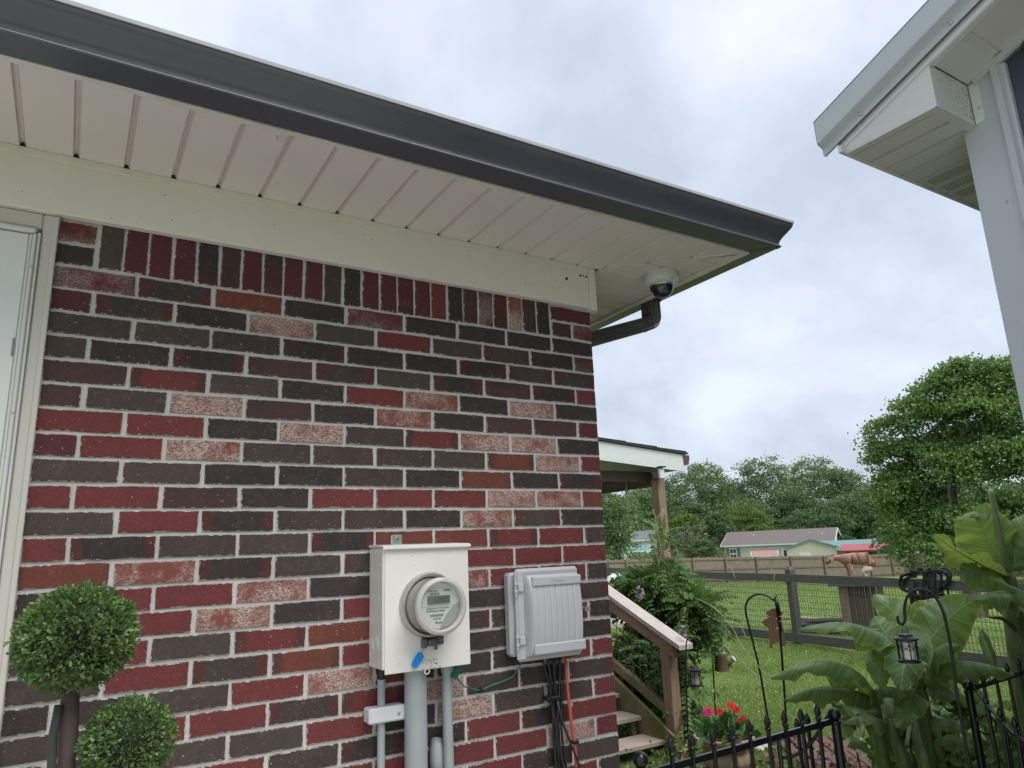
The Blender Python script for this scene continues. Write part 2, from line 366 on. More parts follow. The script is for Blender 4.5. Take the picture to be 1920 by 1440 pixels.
# ================================================================== BRICK HOUSE
LB, CB, Z0 = 0.20985, 0.0677, 2.5307        # brick pitch, course pitch, height of course 0 above the lawn
ZS = 2.745                                  # soffit underside
house = thing('brick_house', 'red and charcoal brick house corner with cream frieze board and dark gutter', 'house')
mb = MB(); mb.box((-1.893, .004, -.2), (-.005, .09, 2.62)); mb.box((-.09, .09, -.2), (-.005, 6, 2.62)); mb.box((-1.893, -.0, 2.58), (-.02, .004, 2.62))
wall = mb.build('wall', MORTAR, house)
def brick_mesh(L, H, seed, mat, D=.06):
    rs = random.Random(seed); hx, hz = L/2, H/2
    o = [(-hx,-hz),(-hx*.33,-hz),(hx*.4,-hz),(hx,-hz),(hx,hz),(hx*.3,hz),(-hx*.38,hz),(-hx,hz)]
    out_ = [(x+rs.uniform(-.0016, .0016), z+rs.uniform(-.0013, .0013)) for x, z in o]
    def ins(k): return [((x-math.copysign(k, x)) if abs(x) > hx*.8 else x, z-math.copysign(k, z)) for x, z in out_]
    rings = [([(x, z) for x, z in out_], D), (out_, .0015), (ins(.0018), 0), (ins(.0085), rs.uniform(-.0006, .0003))]
    vs = []; 
    for pts, y in rings: vs += [(x, y, z) for x, z in pts]
    fs = []
    for r in range(3):
        for k in range(8): k2 = (k+1) % 8; fs.append((r*8+k, r*8+k2, (r+1)*8+k2, (r+1)*8+k))
    fs.append(tuple(range(24, 32)))
    me = bpy.data.meshes.new('brick'); me.from_pydata(vs, [], fs); me.update(); me.materials.append(mat)
    at_ = me.attributes.new('edge', 'FLOAT', 'POINT'); at_.data.foreach_set('value', [0.]*24+[1.]*8)
    return me
_bm = {}
def brick(cat, x0, x1, zc, h=.0575, vert=False, k=None, parent=wall, yaw=0, px=None):
    k = random.randrange(4) if k is None else k
    L = x1-x0-.0120; key = (cat, round(L, 3), round(h, 3), k)
    if key not in _bm: _bm[key] = brick_mesh(L, h, hash((key[1], k, ord(cat))) % 9999, BR[cat])
    o = bpy.data.objects.new('brick', _bm[key]); C.objects.link(o); o.parent = parent
    o.location = ((x0+x1)/2+random.uniform(-.001, .001), random.uniform(-.0022, -.0002), zc+random.uniform(-.0008, .0008))
    o.rotation_euler = (random.uniform(-.004, .004), random.uniform(-.004, .004)+0, random.uniform(-.004, .004))
    return o
W0 = -9*LB
ROWS = {2:'XDOKXKKKK',3:'MDKSBRBBKX',4:'DBDKKKKBB',5:'BKKNDBKNKR',6:'NRBKRSKSK',7:'NBSNKSKNNM',8:'RRKSDRSSK',9:'MRSDDDDOSR',10:'BBKKDKOKK',
 11:'RRNKRRRSSO',12:'BRKDDKSBK',13:'RKDBKOORRD',14:'OSKDDRRRR',15:'KRRSKKSRRD',16:'DRSKRKKKD',17:'DRBRODDDRK',18:'DRDOROKKK',19:'KKDRSOKKRR',
 20:'BRRDRSDDD',21:'DKBBRKSDDR',22:'KDRDKKRKR',23:'KRDRRRRRSR',24:'KDKDRKRKB',25:'RDKRKDRKOD'}
for k, row in ROWS.items():
    z = Z0-k*CB
    if k % 2 == 0:
        for i, c in enumerate(row): brick(c, W0+i*LB, W0+(i+1)*LB, z)
    else:
        xs = [W0] + [W0+LB/2+i*LB for i in range(9)] + [0.0]
        for i, c in enumerate(row): brick(c, xs[i], xs[i+1], z)
# the two little stacks that hold the soldier course
for k, row in ((-1, 'M'), (0, 'X'), (1, 'K')): brick(row, W0, W0+LB/2-.004, Z0-k*CB)
brick('D', -LB, -LB/2, Z0+CB); brick('X', -LB/2, 0, Z0+CB); brick('M', -LB, 0, Z0); brick('N', -LB, -LB/2, Z0-CB); brick('X', -LB/2, 0, Z0-CB)
SOL = 'BMMMKNMNMMDKMMMMRKNXMSNK'; xa, xb = W0+LB/2-.002, -LB; pw = (xb-xa)/len(SOL)
for i, c in enumerate(SOL):
    key = ('S', c, i % 3)
    if key not in _bm: _bm[key] = brick_mesh(3*CB-.0095, pw-.0085, 77+i, BR[c])
    o = bpy.data.objects.new('brick', _bm[key]); C.objects.link(o); o.parent = wall
    o.location = (xa+(i+.5)*pw+random.uniform(-.0012, .0012), random.uniform(-.0022, -.0003), Z0+random.uniform(-.001, .001)); o.rotation_euler = (0, math.pi/2+random.uniform(-.006, .006), 0)
# courses below the frame and the return wall: real bricks joined in one piece
def stuff_bricks(name, specs):
    V = []; Fc = []; mi = []; E_ = []; cats = list(BR)
    for (c, p, ax, L) in specs:
        hx, hz = L/2-.0075, .0278; b = len(V)
        for y in (.06, 0):
            for sx, sz in ((-1,-1),(1,-1),(1,1),(-1,1)):
                if ax == 0: V.append((p[0]+sx*hx, p[1]+y, p[2]+sz*hz))
                else: V.append((p[0]-y, p[1]+sx*hx, p[2]+sz*hz))
        Fc += [(b+4, b+5, b+6, b+7), (b, b+1, b+5, b+4), (b+1, b+2, b+6, b+5), (b+2, b+3, b+7, b+6), (b+3, b, b+4, b+7)]; mi += [cats.index(c)]*5
    me = bpy.data.meshes.new(name); me.from_pydata(V, [], Fc)
    for c in cats: me.materials.append(BR[c])
    me.polygons.foreach_set('material_index', mi); a = me.attributes.new('edge', 'FLOAT', 'POINT'); a.data.foreach_set('value', [.8]*len(V)); me.update()
    o = bpy.data.objects.new(name, me); C.objects.link(o); o.parent = wall; o['kind'] = 'stuff'; return o
specs = []
for k in range(26, 38):
    for i in range(9 if k % 2 == 0 else 8):
        specs.append((random.choice('KDBRRRNSO'), (W0+(i+.5+(k % 2)*.5)*LB, 0, Z0-k*CB), 0, LB))
stuff_bricks('brick_courses', specs)
specs = []
for k in range(-1, 38):
    for i in range(18):
        y0 = .105+i*LB+(0 if k % 2 else -.0)
        specs.append((random.choice('KKDBRRNMSO'), (.0, .06+(i+.5+(k % 2)*.5)*LB, Z0-k*CB), 1, LB))
stuff_bricks('side_brick_courses', specs)
# frieze boards
mb = MB(); mb.bbox((-2.9, -.03, 2.566), (-.024, -.002, 2.746), .002); fr = mb.build('frieze_board', M_CREAM, house)
MB().bbox((-2.9, -.034, 2.722), (-.026, -.0305, 2.7445), .001).build('cornice_bead', M_CREAM, fr)
mb = MB(); mb.bbox((-.0225, -.033, 2.560), (.010, .0, 2.7455), .002); fc = mb.build('corner_cap', M_CREAM, house)
mb = MB(); mb.bbox((.008, -.004, 2.566), (.032, 6, 2.746), .002); mb.build('frieze_board', M_CREAM, house)
hol = MB()
for x, z, r in ((-.14, 2.676, .0058), (-.067, 2.702, .0042), (-.053, 2.7035, .0026), (-.037, 2.702, .0040)): hol.lathe([(r, 0), (r, .004)], (x, -.0335, z), (0, 1, 0), 12)
hol.build('cable_hole', M_BLACK, fr)
dots = MB(); rs = random.Random(5)
for i in range(26): dots.lathe([(rs.uniform(.0008, .002), 0), (.001, .002)], (rs.uniform(-2, -.1), -.0312, rs.uniform(2.58, 2.72)), (0, 1, 0), 6)
dots.build('fly_speck', M_BLACK, fr, kind='stuff')
# soffit made of single vinyl panels with V grooves
PW = .127
soff = MB().box((-2.9, -.452, 2.79), (.44, -.03, 2.80)).box((.03, -.03, 2.79), (.44, 6, 2.80)).build('soffit', M_SOFFIT, house)
PROF = [(0, .000), (.0030, .0145), (.0105, .0145), (.0170, .0), (.030, .0), (.1270, .0)]
def panel_front(x0):
    lo, hi = [], []
    for dx, dz in PROF:
        x = x0+dx; yi = -.028 if x < .028 else -x
        if x > .438: yi = -.445
        lo.append((x, yi, ZS+dz)); hi.append((x, -.447, ZS+dz))
    mb = MB(); n = len(lo); mb.add(lo+hi, [(i, i+1, n+i+1, n+i) for i in range(n-1)]); return mb.build('soffit_panel', M_SOFFIT, soff)
x = .0365-PW*23
while x < .43: panel_front(x); x += PW
def panel_side(y0):
    lo, hi = [], []
    for dy, dz in PROF:
        y = y0+dy; xi = .030 if y > -.03 else -y
        lo.append((xi, y, ZS+dz)); hi.append((.447, y, ZS+dz))
    mb = MB(); n = len(lo); mb.add(lo+hi, [(i, n+i, n+i+1, i+1) for i in range(n-1)]); return mb.build('soffit_panel', M_SOFFIT, soff)
y = -.438
while y < 3.2: panel_side(y); y += PW
mb = MB(); mb.bar((.035, -.026, ZS-.002), (.435, -.430, ZS-.0015), .011, .005); mb.bar((.028, -.036, ZS-.001), (.30, -.31, ZS-.0045), .004, .003); mb.build('mitre_strip', M_SOFFIT, soff)
mb = MB(); mb.bar((.02, -.028, ZS-.0005), (.44, -.416, ZS-.0015), .003, .004); mb.build('mitre_gap', M_BLACK, soff)
# J-trim along the soffit edge, slightly wavy and stained
def wavy_trim(axis):
    mb = MB(); n = 60; P = []
    for i in range(n+1):
        t = i/n
        z = ZS-.012+.0012*math.sin(t*41)+.001*math.sin(t*97)
        if axis == 0: xx = -2.9+t*3.362; P.append([(xx, -.441, z+.010), (xx, -.442, z), (xx, -.4635, z-.001), (xx, -.464, z+.028)])
        else: yy = -.464+t*5; P.append([(.441, yy, z+.010), (.442, yy, z), (.4635, yy, z-.001), (.464, yy, z+.028)])
    return mb.sheet(P).build('soffit_trim', M_TRIMW, soff)
wavy_trim(0); wavy_trim(1)
# gutter, K profile (out, z) mitred at the corner
def gprof(t):    # t = 0 far end, 1 at corner
    dz = (t-1)*.028; db = (t-1)*.010
    return [(.0, 2.86+dz), (.0, 2.742+db), (.004, 2.738+db), (.070, 2.742+db), (.0815, 2.743+db), (.0845, 2.7465+db), (.0835, 2.7520+db), (.0785, 2.7585+db), (.0785, 2.7605+db), (.0825, 2.772+dz*.4), (.0915, 2.7865+dz*.6), (.103, 2.801+dz*.8), (.111, 2.812+dz), (.1185, 2.822+dz), (.1225, 2.833+dz), (.1235, 2.843+dz)]
def gutter(axis):
    rows = []; n = 14
    for i in range(n+1):
        t = i/n; row = []
        for o_, z in gprof(t if axis == 0 else 1):
            if axis == 0: e0 = .465+o_; row.append((-2.9+(e0+2.9)*t, -.465-o_, z))
            else: e0 = -.465-o_; row.append((.465+o_, e0+(5-e0)*t, z))
        rows.append(row)
    return MB().sheet(rows)
gut = gutter(0).build('gutter', M_GUTTER, house, smooth=32); gutter(1).build('side_run', M_GUTTER, gut, smooth=32)
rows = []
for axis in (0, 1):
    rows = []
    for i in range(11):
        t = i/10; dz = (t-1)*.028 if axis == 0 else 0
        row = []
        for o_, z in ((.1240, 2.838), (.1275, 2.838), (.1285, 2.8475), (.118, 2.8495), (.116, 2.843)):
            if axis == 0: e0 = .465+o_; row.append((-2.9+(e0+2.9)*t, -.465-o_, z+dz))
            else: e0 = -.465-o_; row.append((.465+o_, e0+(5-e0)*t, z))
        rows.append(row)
    MB().sheet(rows).build('gutter_lip', M_LIP_SHEEN, gut)
# mitre strip at gutter corner with rivets
mb = MB(); P = []
for o_, z in gprof(1)[2:]:
    e0 = .465+o_+.0016; P.append([(e0-.016, -e0, z-.0014), (e0, -e0, z-.0014), (e0, -e0+.016, z-.0014)])
mb.sheet(P); mt = mb.build('corner_strip', M_GUTTER, gut, smooth=32)
mb = MB()
for p in ((.525, -.50, 2.7365), (.535, -.545, 2.7405), (.505, -.53, 2.739), (.572, -.5905, 2.83), (.5905, -.572, 2.83), (-.3, -.545, 2.752), (.2, -.545, 2.752), (-.9, -.548, 2.752)):
    mb.lathe([(.003, 0), (.0022, -.002), (0, -.0025)], p, (0, 0, 1), 8)
mb.build('rivet', M_GUTTER, gut)
for xs_g in (-1.05,):
    P = [[(xs_g+dx_, -.465-o_-.0012, z-.0012) for o_, z in gprof((xs_g+2.9)/3.4)[2:]] for dx_ in (0, .022)]
    MB().sheet(P).build('seam_strip', M_GUTTER, gut, smooth=32)
# roof: hip with shingle surface and drip edge
s4 = .36; E0 = .52
mb = MB(); z0r = 2.862
mb.add([(-4, -E0, z0r), (E0, -E0, z0r), (E0, 5, z0r), (-1.5+.0, 2.02-.5, z0r+s4*2.02), (-4, 1.5, z0r+s4*2.02), (-1.5, 5, z0r+s4*2.02)], [(0, 1, 3, 4), (1, 2, 5, 3)])
mb.add([(-4, -E0, z0r-.008), (E0, -E0, z0r-.008), (E0, 5, z0r-.008), (-4, 5, z0r-.008)], [(0, 3, 2, 1)])
mb.add([(-4, -E0, z0r-.008), (E0, -E0, z0r-.008), (E0, 5, z0r-.008), (-4, -E0, z0r), (E0, -E0, z0r), (E0, 5, z0r)], [(0, 1, 4, 3), (1, 2, 5, 4)])
roof = mb.build('roof', M_SHINGLE, house)
# fascia behind gutter
mb = MB(); mb.box((-2.9, -.4645, 2.752), (.4635, -.452, 2.853)); mb.box((.452, -.452, 2.752), (.4635, 5, 2.853)); mb.build('fascia', M_TRIMW, house)
# loose hook under the soffit
mb = MB(); hp = Vector((-1.388, -.405, ZS)); pts = [hp, hp+Vector((0, 0, -.012))]
for k in range(9): a = math.pi*k/8*1.15; pts.append(hp+Vector((.010*(1-math.cos(a))-.0, -.002*k, -.014-.012*math.sin(a))))
o = mb.tube(pts, .0016, 6).build('plant_hook', M_TRIMW, smooth=True); tag(o, 'small white screw hook hanging from the soffit behind the gutter', 'hook')
# downspout
mb = MB()
def rect_path(mb, pts, w_, h_, n_c=0, ribs=3):
    """corrugated rectangular tube along pts lying in a y=const plane; w_ across y, h_ in plane"""
    rows = []
    pts = [Vector(p) for p in pts]
    for i, p in enumerate(pts):
        t = (pts[min(i+1, len(pts)-1)]-pts[max(i-1, 0)]).normalized(); s_ = Vector((0, 1, 0)); u = t.cross(s_).normalized(); ring = []
        k = 56
        for j in range(k):
            a = 2*math.pi*j/k; c, s = math.cos(a), math.sin(a); q = max(abs(c), abs(s)); c2, s2 = c/q, s/q
            rib = 1-.10*(.5+.5*math.cos((s2 if abs(c2) > .999 else c2)*math.pi*ribs*2))
            ring.append(p + s_*(c2*w_/2*rib) + u*(s2*h_/2*rib))
        rows.append(ring+[ring[0]])
    mb.sheet(rows)
YD = .17
pts = [(.503, YD, 2.76), (.503, YD, 2.70), (.503, YD, 2.672)]
rect_path(mb, pts, .078, .066)
mb.bbox((.470, YD-.044, 2.7335), (.536, YD+.044, 2.7395), .002)
dsp = mb.build('downspout', M_SPOUT, house, smooth=35)
mb = MB(); arc = []
for i in range(13):
    a = math.radians(74)*i/12; R_ = .050; arc.append(Vector((.503-R_+R_*math.cos(a), YD, 2.672-R_*math.sin(a))))
fine = []
for i in range(len(arc)-1):
    fine += [arc[i], arc[i].lerp(arc[i+1], .5)]
rows = []
for i, p in enumerate(fine):
    p = p.copy(); rows.append(p)
rect_path(mb, rows, .079, .067)
mb.build('elbow', M_SPOUT, dsp, smooth=20)
mb = MB(); a0 = arc[-1]; d0 = (arc[-1]-arc[-2]).normalized(); en = a0 + d0*((a0.x-.062)/-d0.x)
rect_path(mb, [a0-d0*.01, a0.lerp(en, .5), en], .076, .064); mb.build('offset_run', M_SPOUT, dsp, smooth=35)
mb = MB(); e2 = [en]
for i in range(1, 9): a = math.radians(74*(1-i/8)); e2.append(e2[-1]+Vector((-math.sin(a), 0, -math.cos(a)))*.0045)
rect_path(mb, e2+[Vector((e2[-1].x, YD, .1))], .078, .050); mb.build('lower_run', M_SPOUT, dsp, smooth=35)
mb = MB()
for p in ((a0+d0*.03)+Vector((0, -.040, .0)), (en-d0*.05)+Vector((0, -.040, -.005))): mb.lathe([(.0045, 0), (.004, -.003), (0, -.0035)], p, (0, 1, 0), 8)
mb.build('screw', M_BLACK, dsp)
# ---- door at the far left of the wall
door = thing('storm_door', 'white storm door in a grey cream frame at the left end of the brick wall', 'door', (-2.3, 0, 0))
mb = MB()
mb.bbox((-1.921, -.012, -.1), (-1.8845, .09, 2.5655), .004); mb.bbox((-3.3, -.0115, 2.519), (-1.9215, .09, 2.5655), .004)
fj = mb.build('door_frame', M_JAMB, door)
MB().bbox((-1.897, -.018, -.1), (-1.8835, -.0125, 2.562), .002).build('frame_bead', M_JAMB, fj)
mb = MB(); mb.bbox((-1.9475, -.020, -.1), (-1.9405, .03, 2.497), .002); mb.bbox((-1.9400, -.025, -.1), (-1.9305, .03, 2.499), .003); mb.bbox((-1.9300, -.019, -.1), (-1.922, .03, 2.505), .002)
mb.bbox((-3.3, -.024, 2.5015), (-1.932, .02, 2.5165), .005)
mb.build('aluminium_strip', paint('pale_door_trim', (.60, .60, .57), .35, dirt_amt=.2, var=.03), door)
mb = MB()
for z in (2.4, 2.0, 1.62): mb.lathe([(.004, 0), (.003, -.002), (0, -.0025)], (-1.9352, -.0262, z), (0, 1, 0), 10)
mb.build('screw', M_ALU, door)
MB().bbox((-3.2, -.012, -.1), (-1.9485, .03, 2.4995), .003).build('door_panel', M_DOORW, door)
mb = MB(); mb.bbox((-1.9560, -.0155, 2.15), (-1.9510, -.0125, 2.20), .001); mb.bbox((-1.9560, -.0155, 1.62), (-1.9490, -.0125, 1.74), .001); mb.build('hinge', flat('dark_hinge', (.22, .22, .21), .5), door)

# ================================================================== METER BOX
M_MBOX = paint('meter_box_enamel', (.74, .72, .66), .35, dirt=(.3, .22, .15), dirt_amt=.14, var=.03, scale=5)
M_RUST = flat('rust', (.20, .07, .03), .9)
meter_box = thing('meter_box', 'cream metal electric meter box with round glass meter on the brick wall', 'meter box', (-.81, 0, 1.27))
bx0, bx1, bz0, bz1, bd = -.9625, -.670, 1.273, 1.633, -.115
body = MB().bbox((bx0, bd, bz0), (bx1, -.001, bz1-.006), .0035).build('body', M_MBOX, meter_box)
MB().bbox((bx0+.006, bd-.0035, bz0-.012), (bx1-.001, bd-.0005, bz1-.010), .0012).build('cover', M_MBOX, meter_box)
mb = MB(); mb.prism([(bx0-.003, -.002, bz1+.004), (bx0-.003, bd-.003, bz1-.001), (bx0-.003, bd-.014, bz1-.006), (bx0-.003, bd-.014, bz1-.012), (bx0-.003, bd-.0105, bz1-.006), (bx0-.003, -.002, bz1-.0045)], (bx1-bx0+.008, 0, 0)); mb.build('rain_hood', M_MBOX, meter_box)
mb = MB(); mb.lathe([(.0185, -.001), (.0185, .0012), (.0165, .0012), (.0165, -.001)], (bx0, -.055, 1.345), (-1, 0, 0), 28); mb.lathe([(.027, -.001), (.027, .0012), (.0252, .0012), (.0252, -.001)], (bx0, -.055, 1.345), (-1, 0, 0), 28)
mb.build('knockout', M_MBOX, body)
mb = MB()
for z in (1.575, 1.475, 1.375, 1.31): mb.lathe([(.003, 0), (.002, .0016), (0, .002)], (bx0-.0002, -.095 if z > 1.35 else -.02, z), (-1, 0, 0), 8)
mb.build('rivet', M_MBOX, body)
# meter
MC = Vector((-.812, bd-.004, 1.449))
M_GLASSY, ntg, bg_ = nodes('meter_glass'); bg_.inputs['Base Color'].default_value = (.9, .9, .86, 1); bg_.inputs['Roughness'].default_value = .05; bg_.inputs['Transmission Weight'].default_value = 1; bg_.inputs['IOR'].default_value = 1.25
M_RING = paint('meter_ring_steel', (.50, .48, .44), .28, .85, dirt_amt=.2)
M_MDARK = flat('meter_dark_gap', (.03, .03, .028), .5)
M_MBODY = paint('meter_inner_shell', (.43, .41, .35), .3, .15, dirt_amt=.1)
M_FACE = flat('meter_face', (.62, .65, .60), .5); M_FACE2 = flat('meter_face_grey', (.36, .38, .36), .4); M_LCD = flat('lcd_grey', (.17, .19, .17), .25); M_INK = flat('black_print', (.02, .02, .02), .6)
ring = MB().lathe([(.098, .002), (.099, -.006), (.094, -.016), (.088, -.017), (.084, -.012), (.083, .0)], MC, (0, 1, 0), 48).build('sealing_ring', M_RING, meter_box, smooth=50)
MB().lathe([(.0825, -.003), (.079, -.0035), (.0785, -.001)], MC, (0, 1, 0), 40, cap=False).build('gasket', M_MDARK, ring)
met = MB().lathe([(.0815, -.0035), (.0775, -.010), (.0765, -.066), (.0745, -.072), (.001, -.072)], MC, (0, 1, 0), 48).build('meter', M_MBODY, meter_box, smooth=40)
yF = MC.y-.074
mb = MB(); mb.lathe([(.0665, 0), (.0665, -.002), (0, -.002)], (MC.x, yF, MC.z), (0, 1, 0), 48); mb.build('dial_face', M_FACE, met)
poly = []
for k in range(13): a = math.radians(-92+100*k/12); poly.append((MC.x+.0655*math.cos(a), yF-.0028, MC.z+.0655*math.sin(a)))
poly += [(MC.x+.040, yF-.0028, MC.z-.0075), (MC.x+.018, yF-.0028, MC.z-.030)]
MB().prism(poly, (0, -.0008, 0)).build('grey_lens', M_FACE2, met)
MB().box((MC.x-.040, yF-.0045, MC.z+.006), (MC.x+.034, yF-.002, MC.z+.030)).build('display', M_LCD, met)
def text(s, size, loc, mat, parent, name='printed_text', rot=(math.pi/2, 0, 0), ext=.0002):
    cu = bpy.data.curves.new(name, 'FONT'); cu.body = s; cu.size = size; cu.align_x = 'CENTER'; cu.align_y = 'CENTER'; cu.extrude = ext; cu.materials.append(mat)
    tmp = bpy.data.objects.new(name, cu); C.objects.link(tmp); me = bpy.data.meshes.new_from_object(tmp); bpy.data.objects.remove(tmp)
    if not me.materials: me.materials.append(mat)
    o = bpy.data.objects.new(name, me); C.objects.link(o); o.rotation_euler = rot; o.parent = parent; o.location = Vector(loc)-wloc(parent); return o
text('65975', .021, (MC.x+.006, yF-.0048, MC.z+.0175), flat('lcd_digit', (.06, .07, .06), .4), met, 'display_digits')
for s, sz, dx, dz in (('TYPE  AL.1', .0075, -.022, .044), ('|||||||||||||||', .008, -.016, .036), ('||||||||||||', .007, .024, .045), ('CL200 240V 3W FM 2S 60Hz', .0062, -.006, -.006), ('WATTHOUR METER', .0068, -.014, -.014), ('|||||||||||||||||||||', .008, -.010, -.026), ('10 487 362', .006, -.010, -.036), ('Itron', .0105, -.004, -.047)):
    text(s, sz, (MC.x+dx, yF-.0032, MC.z+dz), M_INK, met)
MB().box((MC.x-.064, yF-.0028, MC.z-.0005), (MC.x+.055, yF-.0022, MC.z+.0003)).build('rule_line', M_FACE2, met)
# transparent cover: outer shell with rolled rim, facing the street
mb = MB(); mb.lathe([(.0800, -.012), (.0795, -.072), (.0835, -.080), (.0835, -.090), (.079, -.096), (.072, -.0965), (.0695, -.093), (.068, -.086), (.0675, -.079)], MC, (0, 1, 0), 56, cap=False)
M_RIM, ntr, br_ = nodes('meter_clear_rim'); br_.inputs['Base Color'].default_value = (.78, .76, .70, 1); br_.inputs['Roughness'].default_value = .12; br_.inputs['Transmission Weight'].default_value = .45; br_.inputs['IOR'].default_value = 1.4
mb.build('cover_rim', M_RIM, met, smooth=50)
mb = MB(); mb.lathe([(.0700, -.0925), (.0700, -.0932), (.0, -.0932), ], MC, (0, 1, 0), 40)
M_CLR, ntc, bc_ = nodes('clear_cover'); 
tb = N(ntc, 'ShaderNodeBsdfTransparent'); gl = N(ntc, 'ShaderNodeBsdfGlossy'); gl.inputs['Roughness'].default_value = .03; ms_ = N(ntc, 'ShaderNodeMixShader'); ms_.inputs[0].default_value = .07; ntc.links.new(tb.outputs[0], ms_.inputs[1]); ntc.links.new(gl.outputs[0], ms_.inputs[2]); ntc.links.new(ms_.outputs[0], ntc.nodes['Material Output'].inputs[0])
mb.build('cover_glass', M_CLR, met)
M_CLIP = flat('dark_clip_metal', (.16, .155, .15), .4, .6)
mb = MB(); mb.bbox((MC.x-.030, bd-.022, MC.z-.124), (MC.x-.014, bd-.005, MC.z-.098), .002); mb.bbox((MC.x-.012, bd-.030, MC.z-.120), (MC.x+.016, bd-.006, MC.z-.099), .003); mb.bbox((MC.x+.018, bd-.026, MC.z-.118), (MC.x+.040, bd-.008, MC.z-.092), .004)
mb.bbox((MC.x+.002, bd-.034, MC.z-.130), (MC.x+.014, bd-.028, MC.z-.106), .002); mb.tube([(MC.x-.03, bd-.02, MC.z-.11), (MC.x+.035, bd-.028, MC.z-.102)], .003, 6); mb.build('ring_clasp', M_CLIP, meter_box)
MB().tube([(MC.x-.02, bd-.02, MC.z-.12), (MC.x-.026, bd-.012, MC.z-.132), (MC.x-.030, bd-.008, MC.z-.14)], .0009, 5).build('seal_wire', flat('copper_wire', (.5, .25, .12), .4, .8), meter_box)
mb = MB(); c0 = Vector((MC.x-.044, bd-.008, MC.z-.158)); ang = math.radians(52); ux = Vector((math.cos(ang), 0, math.sin(ang))); uz = Vector((-math.sin(ang), 0, math.cos(ang))); P = []
for k in range(9): a = math.pi/2+math.pi*k/8; P.append(c0 - ux*.010 + ux*.011*math.cos(a)*1.1 + uz*.011*math.sin(a))
P += [c0+ux*.021-uz*.011, c0+ux*.026+uz*.002, c0+ux*.021+uz*.011]
MB().prism(P, (0, -.006, 0)).build('blue_seal_tag', flat('blue_plastic_tag', (.012, .26, .72), .35), meter_box)
mb = MB(); mb.bbox((-.838, bd-.0075, bz0-.008), (-.790, bd-.004, bz0+.014), .001); mb.tube([(-.822, bd-.006, bz0-.006)]+[(-.822+.008*math.sin(a), bd-.006, bz0-.016-.008*math.cos(a)) for a in np.linspace(math.pi, 3*math.pi, 12)], .002, 6); mb.build('latch', M_MBOX, meter_box)
mb = MB(); rs = random.Random(3)
for i in range(22): mb.lathe([(rs.uniform(.0006, .0024), 0), (.0005, -.0006)], (rs.gauss(-.806, .014), bd-.0078, bz0+.006+rs.gauss(0, .005)), (0, 1, 0), 6)
for i in range(14): mb.lathe([(rs.uniform(.0006, .0016), 0), (.0005, -.0006)], (rs.uniform(bx0+.01, bx1-.01), bd-.0037, rs.uniform(bz0, bz1-.02)), (0, 1, 0), 6)
mb.build('rust_spot', M_RUST, meter_box, kind='stuff')
mb = MB(); mb.bbox((-.893, -.011, 1.634), (-.853, -.001, 1.668), .006); mb.lathe([(.008, 0), (.006, -.004), (.003, -.004), (.002, 0)], (-.873, -.0112, 1.653), (0, 1, 0), 12); mb.build('mounting_lug', M_ALU, meter_box)
# conduits below
M_PIPE = paint('grey_pvc_conduit', (.34, .37, .375), .5, dirt=(.16, .16, .13), dirt_amt=.4, scale=9, var=.08)
o = MB().tube([(-.834, -.062, 1.262), (-.834, -.062, -.1)], .0345, 28).build('service_conduit', M_PIPE, smooth=40); tag(o, 'thick grey conduit pipe running down from the middle of the meter box', 'conduit', 'grey conduits below the meter box')
t = thing('thin_conduit', 'thin grey conduit under the left corner of the meter box, held by a white clamp', 'conduit', (-.932, -.03, 0), 'grey conduits below the meter box')
MB().tube([(-.931, -.025, 1.235), (-.9325, -.025, -.1)], .0118, 16).build('pipe', M_PIPE, t, smooth=40)
MB().tube([(-.931, -.025, 1.262), (-.931, -.025, 1.232)], .008, 12).build('pipe_end', M_MDARK, t, smooth=40)
t = thing('right_conduit', 'medium grey conduit leaning under the right corner of the meter box', 'conduit', (-.72, -.05, 0), 'grey conduits below the meter box')
MB().tube([(-.722, -.055, 1.245), (-.722, -.050, 1.15), (-.7145, -.040, .95), (-.7145, -.040, -.1)], .0165, 18).build('pipe', M_PIPE, t, smooth=40)
MB().tube([(-.722, -.055, 1.275), (-.722, -.055, 1.236)], .0205, 18).build('coupling', M_PIPE, t, smooth=40)
t = thing('wall_clamp', 'white plastic box clamp across the thin grey conduit', 'clamp', (-.918, 0, 1.14))
MB().bbox((-.979, -.052, 1.116), (-.8615, -.001, 1.160), .005).build('body', flat('white_plastic', (.66, .67, .67), .3), t)
mb = MB().lathe([(.0055, 0), (.0055, -.002), (.003, -.003), (0, -.003)], (-.886, -.0522, 1.137), (0, 1, 0), 14); mb.build('screw', M_ALU, t)
mb = MB().tube([(-.735+.0, -.006, 1.03), (-.745, -.018, 1.01), (-.748, -.02, .98), (-.745, -.02, .93)], .022, 12); o = mb.build('flex_pipe', M_PIPE, smooth=True); tag(o, 'short stub of ribbed grey flexible pipe behind the leaning conduit', 'pipe')
